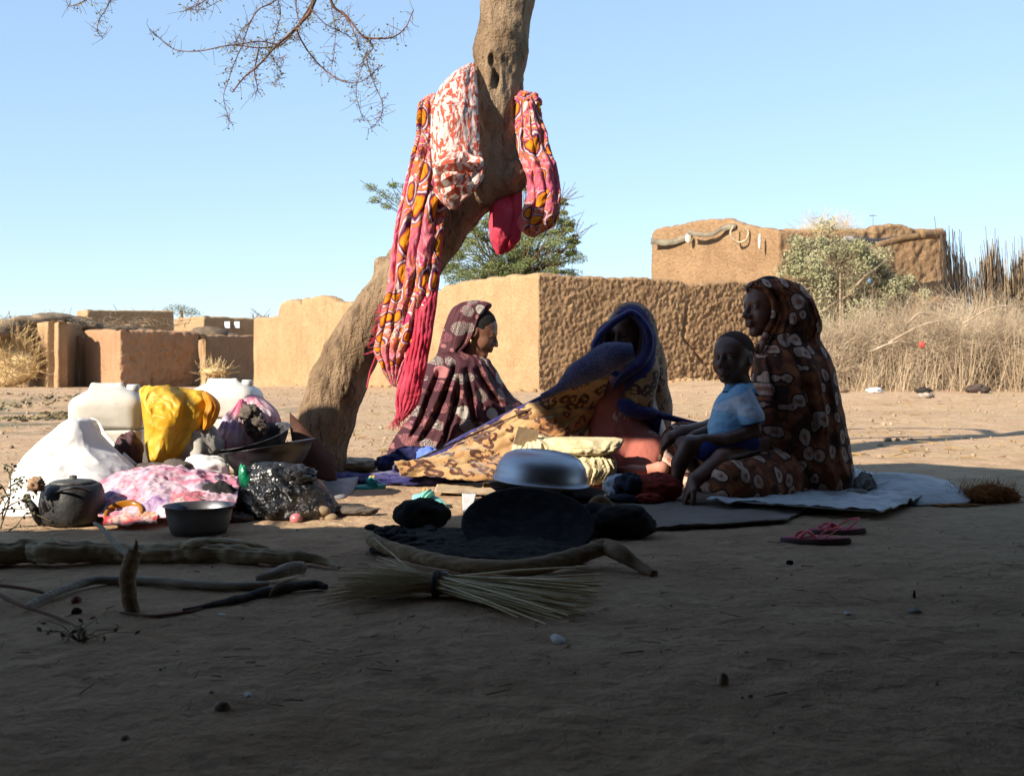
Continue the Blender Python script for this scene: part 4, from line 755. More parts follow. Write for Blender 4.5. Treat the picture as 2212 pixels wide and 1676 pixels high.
# ================================================================ woman in the leaf print shawl
Y3 = 4.66
w3 = thing('person', 'woman in a brown leaf print shawl and skirt sitting with a toddler on her lap', 'person', (P(1700, 1080, 4.4)[0], Y3, 0))
vb = Vol((.58, 3.96, -.01), (1.36, 5.0, .93), .0065)
hc3 = P(1657, 664, Y3); f3 = (-.90, -.42, -.05)
q3, lips3 = head(vb, hc3, f3, 1.02, neck=P(1688, 800, Y3+.02))
vb.cap(P(1700, 805, Y3), P(1715, 1010, Y3), .12, .15, .05)                                     # trunk under the shawl
for dy in (-.15, .15): vb.cap(P(1700, 805, Y3), P(1712, 815, Y3+dy), .07, .055, .04)
# far arm round the child, hand hanging over her far knee
vb.chain([P(1712, 815, Y3+.17), P(1640, 930, Y3+.10), P(1540, 924, 4.62), P(1472, 935, 4.56), P(1446, 946, 4.52)], [.050, .045, .036, .027, .024], .02)
hand(vb, P(1446, 946, 4.52), (-.62, -.15, -.75), (.55, -.1, -.85), 1.0, .55, 1)
# near arm down to the mat
vb.chain([P(1712, 815, Y3-.15), P(1715, 945, 4.56), P(1640, 972, 4.42), P(1560, 990, 4.26), P(1502, 1036, 4.16)], [.050, .044, .041, .034, .028], .02)
hand(vb, P(1502, 1036, 4.16), (-.45, -.1, -.85), (.6, -.1, -.4), 1.0, .35, -1)
finish(vb, 'body', skA, w3, lips3)
eyes(q3, 1.02, w3, basis(f3))
vh = Vol(hc3-.16, hc3+.16, .005); Mx = basis(f3); vh.ell(q3(-.012, 0, .036), (.094, .080, .092), .01, 'u', Mx); vh.ell(q3(.085, 0, .01), (.062, .085, .088), .01, 's', Mx); V, F = vh.net(); mk('hair', (V+.002*fbm(V*60, 2)[:, None], F), hairm, w3)
rows = [(600, 1650, 1676), (603, 1638, 1690), (608, 1626, 1704), (616, 1616, 1724), (624, 1614, 1734), (633, 1640, 1742), (645, 1664, 1750), (665, 1671, 1759), (690, 1668, 1767), (710, 1658, 1769), (728, 1650, 1764), (745, 1640, 1772), (770, 1632, 1784), (804, 1628, 1793), (840, 1625, 1800), (881, 1622, 1808), (920, 1612, 1816), (955, 1596, 1823), (985, 1600, 1828), (1010, 1625, 1832), (1035, 1650, 1826), (1060, 1672, 1812), (1084, 1690, 1788)]
dh = np.interp([r[0] for r in rows], [600, 608, 624, 650, 690, 728, 745, 770, 804, 860, 920, 1000, 1060, 1084], [.02, .05, .085, .105, .12, .12, .14, .19, .245, .27, .29, .31, .29, .25])
R3 = rowloft([(y, a, b, Y3+.01, d) for (y, a, b), d in zip(rows, dh)], 170, 160, .026, 3.0, 1.6, 3, .008, 13, ex=[.4]*5+[.5, .6, .8, 1, 1, 1, 1, 1, 1, 1], side=-1)
V = R3[0]; z = V[:, 2]
# diagonal drape across the front and crumples at neck and hem
V[:, 1] -= .014*ridge(np.stack([V[:, 0]*6+z*9, z*3, V[:, 1]*0+2], 1), 2)*np.clip((.8-z)*3, 0, 1); V[:, 0] += .008*ridge(np.stack([z*22, V[:, 0]*7, V[:, 1]*5], 1), 2)*np.clip((z-.5)*6, .25, 1)*(z < .72)
grooves(V, [[(1655, 740), (1672, 810), (1690, 900), (1735, 990)], [(1590, 955), (1635, 992), (1690, 1040), (1720, 1075)], [(1700, 735), (1735, 800), (1760, 900), (1770, 1000)], [(1612, 950), (1660, 985), (1712, 1030)]], Y3-.2, .040, .016)
V += (.008*ridge(V*np.array([15, 9, 7])+3, 3))[:, None]*np.array([.3, -1, .2])
mk('shawl', R3, leafprint, w3)
# rim of the hood in front of the hair
rim = [(1616, 632, -.02), (1614, 620, -.035), (1632, 611, -.045), (1652, 622, -.075), (1668, 644, -.09), (1673, 668, -.098), (1669, 695, -.10), (1658, 716, -.095), (1648, 738, -.085), (1634, 762, -.07)]
mk('shawl_edge', tube([P(a, b, Y3+d) for a, b, d in rim], [.006, .009, .010, .011, .011, .011, .012, .013, .014, .016], 8, 50, .25, 30), leafprint, w3)
vs = Vol((.52, 3.88, -.01), (1.36, 5.15, .5), .009)
vs.chain([P(1745, 1020, 4.7), P(1668, 1038, 4.34), P(1582, 1044, 4.14)], [.115, .104, .078], .04); vs.cap(P(1582, 1048, 4.14), P(1650, 1064, 4.2), .07, .055, .04)
vs.chain([P(1745, 1020, 4.8), P(1600, 985, 4.90), P(1475, 958, 4.86)], [.11, .10, .088], .05); vs.chain([P(1475, 965, 4.86), P(1450, 1010, 4.80), P(1560, 1040, 4.72)], [.085, .07, .06], .05)
vs.ell((1.05, 4.65, .03), (.34, .30, .06), .05)
V, F = vs.net(); V = smoothV(V, F, 2); V = V+.008*ridge(V*np.array([13, 9, 9])+4, 2)[:, None]*np.array([.3, -1, .5])+.004*fbm(V*25, 2)[:, None]; V[:, 2] = np.maximum(V[:, 2], .004)
mk('skirt', (V, F), leafprint, w3)
# ================================================================ toddler
T0 = 4.40
td = thing('person', 'toddler in a light blue collared shirt sitting on the lap of the woman', 'person', P(1585, 1040, T0)*[1, 1, 0]+[0, 0, .10])
vb = Vol((.55, 4.08, -.01), (1.07, 4.72, .67), .005)
hct = P(1584, 774, T0); ft_ = (-.64, -.77, .02)
q, lipt = head(vb, hct, ft_, .92, child=True, neck=P(1597, 842, T0+.01))
vb.chain([P(1598, 850, T0), P(1590, 900, T0), P(1584, 965, T0)], [.052, .072, .078], .03); vb.cap(P(1598, 852, T0-.055), P(1598, 852, T0+.055), .032, .032, .02)
vb.chain([P(1602, 850, T0-.075), P(1628, 905, T0-.10), P(1630, 930, T0-.10), P(1575, 947, T0-.12), P(1520, 948, T0-.10)], [.030, .027, .026, .022, .017], .012)
hand(vb, P(1520, 948, T0-.10), (-.95, .1, -.2), (0, .1, -1), .58, .35, 1)
vb.chain([P(1596, 850, T0+.075), P(1560, 900, T0+.10), P(1545, 925, T0+.06), P(1500, 940, T0+.02)], [.030, .025, .022, .017], .012); hand(vb, P(1500, 940, T0+.02), (-.9, -.1, -.35), (0, 0, -1), .58, .4, -1)
vb.chain([P(1590, 968, T0-.04), P(1540, 968, T0-.07), P(1488, 962, T0-.09), P(1468, 1000, T0-.10), P(1462, 1040, T0-.11)], [.052, .046, .036, .030, .022], .015); foot(vb, P(1463, 1052, T0-.11), (-.85, -.35, -.2), (0, 0, 1), .52)
vb.chain([P(1585, 968, T0+.05), P(1520, 962, T0+.08), P(1475, 962, T0+.10), P(1500, 1010, T0+.12)], [.052, .044, .034, .026], .015)
finish(vb, 'body', skB, td, lipt); eyes(q, .92, td, basis(ft_), look=-.3)
vh = Vol(hct-.12, hct+.12, .005); Mx = basis(ft_); vh.ell(q(-.009, 0, .031), np.array([.0955, .0805, .0845])*.92, .01, 'u', Mx); vh.ell(q(.075, 0, -.035), (.085, .10, .085), .01, 's', Mx); V, F = vh.net(); mk('hair', (V+.0008*fbm(V*120, 2)[:, None], F), M('cropped_hair', (.066, .033, .024), (.095, .046, .033), 60, .9, .002, 200), td)
sh1 = M('light_blue_cotton', (.17, .40, .72), (.21, .46, .78), 8, .85, .002, 60); sh2 = M('pale_yoke_cotton', (.45, .50, .66), (.50, .54, .68), 8, .85, .002, 60); piping = M('navy_piping', (.01, .015, .05)); shortm = M('blue_shorts', (.03, .05, .26), (.05, .07, .32), 8)
vq = Vol((.62, 4.15, .10), (1.07, 4.7, .53), .005)
vq.chain([P(1600, 848, T0), P(1590, 885, T0), P(1578, 925, T0-.005)], [.058, .080, .088], .03); vq.cap(P(1600, 855, T0-.06), P(1600, 855, T0+.06), .038, .038, .025)
vq.cap(P(1604, 852, T0-.075), P(1626, 902, T0-.10), .040, .046, .015); vq.cap(P(1596, 852, T0+.075), P(1562, 895, T0+.10), .040, .042, .015)
vq.ell(P(1630, 922, T0-.10), (.038, .038, .022), .006, 's'); vq.ell(P(1599, 826, T0), (.038, .042, .030), .01, 's')
V, F = vq.net(); V = smoothV(V, F, 1); V += (.0045*ridge(V*np.array([18, 12, 30])+2, 2)+.002*fbm(V*40, 2))[:, None]*np.array([-.5, -1, .2])
t = NT('two_tone_blue_cotton'); sz = t.sep(t.co)[2]
sh = mk('shirt', (V, F), sh1, td)
yk = V-np.array([0, 0, 0]); zz = V[:, 2]; zt = P(0, 868, T0)[2]; z0 = P(0, 893, T0)[2]
a = sh.data.attributes.new('yoke', 'FLOAT', 'POINT'); a.data.foreach_set('value', (sstep(z0-.004, z0+.004, zz+(V[:, 0]-.85)*.25)*sstep(zt+.030, zt+.022, zz-(V[:, 0]-.85)*.55)).astype(np.float32))
t = NT('blue_cotton_with_yoke'); c = t.mix(t.attr('yoke'), t.ramp(t.noise(8, 3), [(.4, (.30, .56, .88)), (.6, (.38, .66, .92))]), L3((.66, .76, .92))); sh.data.materials[0] = t.out(c, .85, t.bump(t.noise(90, 3), .001), .15)
zc = P(1598, 838, T0); col_pts = [zc+np.array([.052*math.cos(a), .050*math.sin(a), -.014*math.sin(-a)*0+.008*math.cos(a+2.6)]) for a in np.linspace(-2.9, 2.2, 14)]
G = []
for p in col_pts:
    o = p-zc; o[2] = 0; o /= np.linalg.norm(o)+1e-6; G.append([p-o*.012+[0, 0, .016], p+[0, 0, .012], p+o*.014-[0, 0, .008], p+o*.020-[0, 0, .022]])
G = np.array(G); mk('collar', shell(G, .003), sh1, td); mk('collar_piping', tube(G[:, 3], .0024, 6, 60), piping, td)
sh_c = P(1627, 914, T0-.10); mk('sleeve_trim', tube([sh_c+np.array([.044*math.cos(a), .044*math.sin(a), .010*math.cos(a)]) for a in np.linspace(0, 6.28, 18)], .0026, 6, 60), piping, td)
vq = Vol((.60, 4.1, .05), (1.07, 4.65, .32), .006); vq.cap(P(1592, 958, T0), P(1586, 974, T0), .086, .084, .02); vq.cap(P(1580, 970, T0-.04), P(1524, 968, T0-.08), .060, .050, .02); vq.cap(P(1575, 968, T0+.05), P(1505, 962, T0+.09), .060, .052, .02)
V, F = vq.net(); mk('shorts', (V+.003*fbm(V*30, 2)[:, None], F), shortm, td)

# ================================================================ woman hidden in the blanket
Y2 = 4.98
w2 = thing('person', 'woman in a salmon dress with a fleece blanket pulled over her head and face', 'person', (P(1345, 1040, Y2)[0], Y2, 0))
vb = Vol((.05, 4.4, -.01), (.78, 5.2, .80), .0065)
hc2 = P(1350, 722, Y2); f2 = (-.45, -.88, -.12)
q, lp = head(vb, hc2, f2, 1.0, neck=P(1358, 840, Y2+.03)); vb.chain([P(1360, 840, Y2+.04), P(1365, 940, Y2+.06), P(1360, 1010, Y2+.05)], [.11, .14, .14], .05); vb.cap(P(1305, 850, Y2), P(1405, 850, Y2+.08), .06, .055, .04)
vb.chain([P(1315, 850, Y2), P(1256, 812, Y2-.2), P(1300, 785, Y2-.22), P(1330, 768, Y2-.22)], [.045, .028, .027, .025], .02); hand(vb, P(1330, 768, Y2-.22), (.6, .5, .4), (.2, .9, 0), .8, .9, 1)
vb.chain([P(1405, 850, Y2+.08), P(1395, 930, Y2+.06), P(1350, 985, Y2-.02)], [.05, .042, .03], .02); hand(vb, P(1350, 985, Y2-.02), (-.9, -.3, -.3), (0, 0, -1), 1, .3, 1)
foot(vb, P(1428, 1012, 4.70), (-.80, -.10, -.12), (.1, .95, .35), .92)
finish(vb, 'body', skB, w2, lp, [(P(1395, 1012, 4.69), .10)])
vs = Vol((.10, 4.42, -.01), (.78, 5.25, .62), .0085)
vs.chain([P(1345, 822, Y2-.03), P(1332, 880, Y2-.03), P(1335, 950, Y2-.02), P(1340, 1010, Y2)], [.065, .105, .15, .18], .05); vs.chain([P(1345, 1000, Y2), P(1290, 1010, Y2-.22), P(1230, 1030, Y2-.28)], [.12, .085, .05], .05)
vs.chain([P(1350, 1000, Y2), P(1400, 985, Y2-.12), P(1385, 1025, Y2-.26)], [.12, .085, .045], .05); vs.ell(P(1330, 1040, Y2-.2)*[1, 1, 0]+[0, 0, .02], (.26, .20, .05), .04); vs.cap(P(1372, 1045, 4.72), P(1265, 1048, 4.7), .035, .03, .03)
V, F = vs.net(); V = smoothV(V, F, 2); V = V+.011*ridge(V*np.array([13, 9, 3.5])+1, 2)[:, None]*np.array([.3, -1, .1])+.004*fbm(V*25, 2)[:, None]; V[:, 2] = np.maximum(V[:, 2], .004)
mk('dress', (V, F), salmon, w2)
bl = thing('blanket', 'leopard print fleece blanket with blue border draped over the hidden woman and across the ground', 'blanket', (P(1200, 1000, 4.9)[0], 4.9, 0))
# hood and back
vs = Vol((.22, 4.70, -.01), (.80, 5.42, .82), .0075)
vs.chain([P(1367, 716, Y2+.03), P(1372, 790, Y2+.10), P(1374, 880, Y2+.16), P(1365, 960, Y2+.2)], [.105, .125, .15, .17], .05); vs.ell(P(1362, 690, Y2-.0), (.080, .11, .075), .05); vs.cap(P(1325, 735, Y2-.05), P(1335, 800, Y2-.03), .085, .07, .04); vs.cap(P(1390, 735, Y2-.05), P(1380, 800, Y2-.03), .055, .06, .04); vs.cap(P(1405, 830, Y2+.06), P(1398, 900, Y2+.08), .055, .06, .05)
vs.ell(P(1345, 742, Y2-.10), (.125, .088, .125), .015, 's', basis((-.1, -1, 0))); vs.ell(P(1292, 880, Y2-.06), (.12, .18, .15), .03, 's'); vs.ell(P(1322, 970, Y2-.06), (.14, .19, .14), .03, 's'); vs.cap(P(1388, 805, Y2-.06), P(1375, 860, Y2-.08), .07, .075, .04)
V, F = vs.net(); V = smoothV(V, F, 1); V = V+.008*ridge(V*np.array([10, 8, 3])+1, 2)[:, None]*np.array([.5, -1, .1])
HV = (V, F)
rim = [(1292, 768, -.17), (1283, 752, -.16), (1294, 728, -.15), (1324, 698, -.14), (1348, 682, -.125), (1366, 676, -.12), (1384, 690, -.125), (1400, 716, -.13), (1402, 752, -.11), (1384, 786, -.13), (1356, 806, -.13), (1334, 826, -.12), (1322, 846, -.10)]
Q = spl([list(P(a, b, Y2+d)) for a, b, d in rim], 60); wd = np.interp(np.linspace(0, 1, 60), [0, .15, .4, .5, .75, .9, 1], [.006, .011, .010, .011, .018, .014, .004]); s = np.linspace(-1, 1, 7)
V = HV[0]; dq = np.min(np.linalg.norm((V[:, None]-Q[None, ::2])*np.array([1, .55, 1]), axis=2), axis=1); mk('hood', HV, leop, bl, attr={'hem': sstep(.055, .047, dq)})
T, A, B = frames(Q); cen = P(1345, 750, Y2-.1); O = Q-cen; O -= T*(O*T).sum(1)[:, None]; O /= np.linalg.norm(O, axis=1)[:, None]
G = Q[:, None]+O[:, None]*(s[None, :, None]*wd[:, None, None])+np.array([0, 1, 0])*((s**2)[None, :, None]*.03+.0)-np.array([0, 1, 0])*.010+.004*fbm(Q*20, 2)[:, None, None]
mk('border', shell(G, .012), bluef, bl)
# covered forearm in front of the face
aw = [(1368, 758, 16, 26), (1352, 762, 22, 30), (1325, 770, 28, 32), (1295, 782, 30, 32), (1262, 800, 26, 28), (1235, 818, 19, 22), (1205, 840, 10, 14), (1170, 858, 7, 9)]
Q = np.array([P(a, b, Y2-.2-(.03 if a > 1300 else 0)) for a, b, r, d in aw]); mk('sleeve_fold', tube(Q, [r*Y2/FPX for a, b, r, d in aw], 20, 60, .16, 9, 3), bluew, bl)
# long sheet falling to the left
nT = 110; top = spl([list(P(a, b, y)) for a, b, y in [(1318, 806, 4.80), (1262, 826, 4.80), (1203, 845, 4.82), (1132, 880, 4.92), (1061, 915, 5.0), (1005, 950, 5.05), (950, 988, 5.02), (900, 1008, 5.0), (850, 1018, 5.0)]], nT)
bot = spl([list(P(a, b, y)) for a, b, y in [(1262, 985, 4.86), (1235, 1005, 4.82), (1195, 1015, 4.74), (1130, 1026, 4.68), (1080, 1037, 4.66), (1020, 1040, 4.66), (960, 1034, 4.75), (915, 1030, 4.82), (865, 1028, 4.86)]], nT)
v = np.linspace(0, 1, 60)[None, :, None]; u = np.linspace(0, 1, nT)[:, None, None]; G = top[:, None]*(1-v)+bot[:, None]*v; sag = np.sin(v*math.pi)
G = G+sag*np.array([0, .10, -.02])*(1-u)-sag*np.array([0, .05, -.035])*u
fo = ridge(st3(u[..., 0]*3.2+v[..., 0]*1.2, v[..., 0]*3.6-u[..., 0]*2.6, 1.5+0*v[..., 0]), 2); G = G+(.045*fo*np.sin(v[..., 0]*math.pi)**.5+.024*ridge(G*11+.5, 3))[..., None]*np.array([.1, -1, .6])+(.005*fbm(G*16, 2))[..., None]*np.array([0, -1, .5])
G[..., 2] = np.maximum(G[..., 2], .006); mk('fleece', shell(G, .012), leop, bl)
hw_ = np.interp(np.linspace(0, 1, nT), [0, .3, .55, .68, .8, 1], [.008, .010, .012, .028, .030, .02]); mk('border', tube(top+[0, -.01, .004], hw_, 12, nT, .2, 14, smoothp=False), bluef, bl)
mk('border', tube([P(a, b, y) for a, b, y in [(1332, 868, 4.86), (1355, 880, 4.84), (1392, 890, 4.86), (1430, 898, 4.9), (1470, 908, 4.92), (1512, 919, 4.9), (1540, 926, 4.9)]], [.02, .035, .030, .016, .012, .012, .01], 12, 50, .2, 14), bluef, bl)
Gt = spl([list(P(a, b, 4.86)) for a, b in [(1330, 874), (1365, 880), (1400, 888), (1430, 898)]], 24); Gb = spl([list(P(a, b, 4.92)) for a, b in [(1390, 960), (1396, 985), (1402, 1000), (1412, 1000)]], 24); v = np.linspace(0, 1, 20)[None, :, None]; G = Gt[:, None]*(1-v)+Gb[:, None]*v; G[..., 1] += .02*ridge(st3(G[..., 0]*20, G[..., 2]*4, 1), 1)
mk('inner_fold', shell(G, .01), M('navy_lining', (.012, .012, .06), (.025, .025, .11), 20, .95, .003, 100), bl)
# crumpled left end on the ground
for i, (a, b, Y, r, mm) in enumerate([(1000, 985, 5.0, (.10, .09, .045), bluef), (965, 1005, 4.95, (.12, .08, .04), bluef), (905, 1015, 4.95, (.11, .07, .03), bluef), (845, 1015, 5.0, (.14, .08, .03), bluef), (770, 1012, 5.05, (.10, .06, .022), bluef), (745, 1000, 5.2, (.06, .05, .018), bluef)]):
    c_ = P(a, b, Y); c_[2] = r[2]*.6; mk('crumpled_end', lump(c_, r, 90+i, .35, 1.9, 40, .25, floor=.004), mm, bl)

# ================================================================ woman in maroon
Y1 = 6.1
w1 = thing('person', 'woman in a maroon medallion print shawl sitting in profile and looking down', 'person', (P(990, 1000, Y1)[0], Y1, 0))
vb = Vol((-.50, 5.75, -.01), (.14, 6.55, .90), .0065)
hc1 = P(1033, 718, Y1); f1 = (.93, -.14, -.34)
q, lp = head(vb, hc1, f1, 1.04, neck=P(1000, 830, Y1)); vb.chain([P(990, 830, Y1), P(975, 900, Y1), P(960, 960, Y1)], [.10, .13, .14], .05); vb.cap(P(985, 835, Y1-.12), P(985, 835, Y1+.12), .05, .05, .03)
vb.chain([P(990, 840, Y1-.14), P(1035, 905, Y1-.12), P(1080, 900, Y1-.05)], [.048, .04, .03], .02); hand(vb, P(1080, 900, Y1-.05), (.8, .1, -.5), (0, 0, -1), 1, .5, 1)
finish(vb, 'body', skA, w1, lp)
vh = Vol(hc1-.17, hc1+.17, .005); Mx = basis(f1); vh.ell(q(-.012, 0, .036), (.100, .082, .096), .01, 'u', Mx); vh.ell(q(.085, 0, -.015), (.055, .10, .088), .01, 's', Mx); vh.ell(q(.03, 0, -.10), (.08, .10, .06), .01, 's', Mx)
V, F = vh.net(); mk('hair', (V+.002*fbm(V*70, 2)[:, None], F), hairm, w1); mk('earring', lump(q(-.004, -.086, -.052), (.006, .004, .012), 1, 0, 1, 10), M('brass', (.6, .42, .15), rough=.35, metal=1), w1)
rows = [(649, 1018, 1036), (653, 1000, 1052), (658, 990, 1061), (664, 981, 1060), (671, 975, 1054), (680, 970, 1050), (692, 965, 1044), (710, 959, 1036), (730, 953, 1027), (748, 949, 1016), (760, 946, 1008), (768, 942, 1035), (776, 934, 1056), (788, 922, 1063), (805, 914, 1074), (830, 908, 1088), (857, 901, 1108), (880, 895, 1136), (900, 886, 1150), (920, 870, 1140), (940, 856, 1110), (960, 844, 1075), (985, 834, 1050), (1006, 828, 1040)]
dh = np.interp([r[0] for r in rows], [649, 653, 664, 700, 748, 768, 788, 830, 880, 950, 1006], [.02, .05, .085, .105, .10, .12, .17, .21, .22, .26, .28])
R1 = rowloft([(y, a, b, Y1+.02, d) for (y, a, b), d in zip(rows, dh)], 170, 170, .030, 2.6, 1.1, 8, .007, 13, tw=.8, ex=[.4]*4+[.45]*4+[.6, .9, 1, 1, 1, 1, 1, 1, 1, 1, 1, 1], side=1)
V = R1[0]; z = V[:, 2]; k = np.clip((.55-z)*5, 0, 1)*(V[:, 1] < Y1+.05)
V[:, 1] += .030*np.clip(ridge(np.stack([(V[:, 0]+z*.42)*10.5, z*1.5, 0*z+3], 1), 1), -1, .5)*k
grooves(V, [[(985, 785), (962, 850), (928, 925), (880, 990)], [(990, 812), (982, 880), (962, 945), (950, 985)], [(1008, 800), (1016, 860), (1030, 930), (1036, 960)], [(950, 800), (925, 860), (905, 915), (868, 975)], [(1030, 800), (1060, 850), (1100, 890)]], Y1-.2, .055, .013)
V += (.010*ridge(V*np.array([17, 9, 6])+3, 3)*np.clip((.60-V[:, 2])*6, .15, 1))[:, None]*np.array([.3, -1, .2])
mk('shawl', R1, medal, w1); rim = [(1062, 664, -.01), (1046, 667, -.05), (1038, 680, -.085), (1030, 695, -.098), (1022, 715, -.103), (1015, 732, -.10), (1007, 748, -.098), (1000, 764, -.09)]

# ---------------------------------------------------------------- cloths hung on the tree
def OG(x, y, z=0.): return P(x, y, FPX*(CH-z)/(y-HY))
CY = TY-.16
def hung(name, label, rows, m, fold=.03, ff=4., fv=1.0, seed=0, wr=.008, wf=16, mm=90, nn=96, cat_='cloth', Y=None, d=.05):
    o = rowloft([(r[0], r[1], r[2], (Y or CY)+(r[3] if len(r) > 3 else 0), r[4] if len(r) > 4 else d) for r in rows], mm, nn, fold, ff, fv, seed, wr, wf); return tag(mk(name, o, m), label, cat_)
sw = thing('scarf', 'long orange circle print scarf with a pink gauze tail hanging left of the fork', 'scarf', tuple(TP(900, 500, -.15)))
o1, at1 = drape([(206, 930, 944, CY, .01), (225, 908, 962, CY, .03), (241, 901, 975, CY, .05), (299, 899, 985, CY, .06), (340, 888, 980, CY, .06), (384, 878, 970, CY, .06), (457, 860, 960, CY-.01, .06), (542, 846, 948, CY-.02, .05), (616, 838, 940, CY-.03, .04), (660, 828, 925, CY-.03, .035), (695, 820, 912, CY-.04, .03), (740, 811, 896, CY-.04, .03), (763, 807, 886, CY-.04, .02), (790, 820, 872, CY-.04, .015), (812, 832, 864, CY-.04, .01), (834, 846, 856, CY-.04, .005)], 230, 240, 4.6, .018, 1.5, .026, 12, 5, .003, 2.2)
mk('printed_length', o1, swirl, sw, attr=at1)
o2, at2 = drape([(430, 934, 957, CY-.01, .01), (520, 920, 956, CY-.02, .02), (616, 900, 947, CY-.03, .03), (680, 888, 939, CY-.045, .03), (747, 880, 929, CY-.05, .03), (800, 868, 919, CY-.05, .03), (840, 857, 911, CY-.05, .03), (869, 853, 903, CY-.05, .02), (890, 855, 890, CY-.05, .01), (906, 853, 872, CY-.05, .005)], 170, 190, 6.2, .005, 1.0, .018, 13, 15, .002, 2.4)
mk('gauze_tail', o2, pinkg, sw, attr=at2)
fr = []; rs = np.random.RandomState(3)
for i in range(70):
    s = rs.rand(); a = TP(856+s*36, 905-s*45, -.215); fr.append([a, a+[rs.normal()*.012-.012, rs.normal()*.01, -.025], a+[rs.normal()*.02-.025, rs.normal()*.01, -.05-rs.rand()*.03]])
for i in range(40):
    s = rs.rand(); a = TP(838-s*30, 650+s*115, -.19); fr.append([a, a+[-.02, 0, -.01], a+[-.035-rs.rand()*.02, rs.normal()*.01, -.03*rs.rand()-.01]])
fr += [[TP(812, 770, -.2), TP(800, 800, -.2), TP(792, 838, -.2)]]*1; mk('fringe', polystick(fr, [.0022]*(len(fr)-1)+[.007]), pinkg, sw)['kind'] = 'stuff'
c1 = thing('cloth', 'red and white speckled cloth folded over the left side of the fork', 'cloth', tuple(TP(985, 300, -.15)))
o, at_ = drape([(140, 1012, 1024, TY-.06, .01), (150, 994, 1026, TY-.10, .03), (165, 972, 1028, CY-.05+.06, .05), (194, 948, 1030, CY-.05+.02, .06), (225, 937, 1031, CY-.07-.01, .06), (247, 932, 1031, CY-.07-.02, .06), (300, 930, 1034, CY-.07-.04, .06), (336, 932, 1038, CY-.07-.05, .06), (362, 934, 1041, CY-.07-.06, .05), (389, 938, 1040, CY-.07-.06, .05)], 140, 150, 1.6, .012, .6, .014, 9, 21, .005)
mk('upper_fall', o, redw, c1, attr=at_)
o, at_ = drape([(330, 990, 1006, CY-.20, .01), (345, 958, 1038, CY-.20, .02), (362, 934, 1041, CY-.20, .03), (389, 938, 1041, CY-.20, .03), (415, 938, 1022, CY-.20, .03), (436, 948, 1000, CY-.20, .02), (454, 972, 984, CY-.20, .01)], 110, 130, 1.7, .020, 1.1, .020, 10, 27, .006)
mk('folded_flap', o, redw, c1, attr=at_)
for a_, b_, c_, d_ in ((938, 362, 1036, 352), (942, 398, 1006, 372), (956, 424, 1022, 392)): 
    Gf = np.stack([spl([TP(a_, b_, -.41), TP((a_+c_)/2, (b_+d_)/2-5, -.45), TP(c_, d_, -.41)], 30)+np.array([.004*k, .012*k, -.012*k]) for k in range(4)], 1); mk('hem_fold', shell(Gf, .004), redw, c1, attr={'fu': np.tile(Gf[..., 0].ravel(), 2), 'fv': np.tile(Gf[..., 2].ravel(), 2)})
s2 = thing('scarf', 'orange and purple circle print scarf looped on the right side of the fork', 'scarf', tuple(TP(1170, 400)))
o, at_ = drape([(202, 1122, 1140, TY-.04, .02), (215, 1114, 1158, TY-.05, .04), (240, 1112, 1163, TY-.06, .05), (283, 1112, 1175, TY-.08, .05), (330, 1116, 1187, TY-.09, .05), (360, 1128, 1197, TY-.10, .05), (390, 1136, 1205, TY-.1, .05), (420, 1138, 1209, TY-.1, .05), (447, 1130, 1210, TY-.1, .05), (475, 1120, 1204, TY-.1, .045), (494, 1120, 1191, TY-.1, .03), (505, 1130, 1170, TY-.1, .02), (513, 1142, 1154, TY-.1, .01)], 170, 180, 3.6, .018, 1.5, .026, 12, 41, .003, 2.2); mk('printed_loop', o, swirl, s2, attr=at_)
o, at_ = drape([(214, 1128, 1150, TY+.05, .01), (240, 1120, 1158, TY+.06, .03), (330, 1130, 1182, TY+.05, .03), (420, 1146, 1204, TY+.04, .03), (480, 1140, 1198, TY+.02, .03), (506, 1136, 1166, TY, .02)], 90, 90, 2.0, .02, 1.2, .016, 13, 44); mk('rear_loop', o, swirl, s2, attr=at_)
V, F = lump(TP(1138, 222, -.04), (.06, .07, .04), 8, .35, 2, 40, .35); mk('knot', (V, F), swirl, s2, attr={'fu': V[:, 0], 'fv': V[:, 2]})
c3_ = thing('cloth', 'hanging loop of plain pink cloth under the right side of the fork', 'cloth', tuple(TP(1092, 470)))
o, at_ = drape([(400, 1060, 1124, TY-.02, .02), (436, 1058, 1126, TY-.03, .03), (470, 1057, 1126, TY-.04, .04), (500, 1056, 1124, TY-.05, .04), (520, 1058, 1120, TY-.05, .04), (536, 1064, 1106, TY-.05, .03), (551, 1074, 1084, TY-.05, .01)], 110, 110, 1.8, .018, 1.2, .014, 12, 33); mk('front_fall', o, pinkg, c3_, attr=at_)
o, at_ = drape([(400, 1066, 1118, TY+.08, .01), (470, 1062, 1120, TY+.08, .02), (530, 1066, 1112, TY+.02, .02), (546, 1072, 1096, TY-.02, .01)], 70, 70, 1.5, .014, 1.1, .010, 12, 36); mk('rear_fall', o, pinkg, c3_, attr=at_)

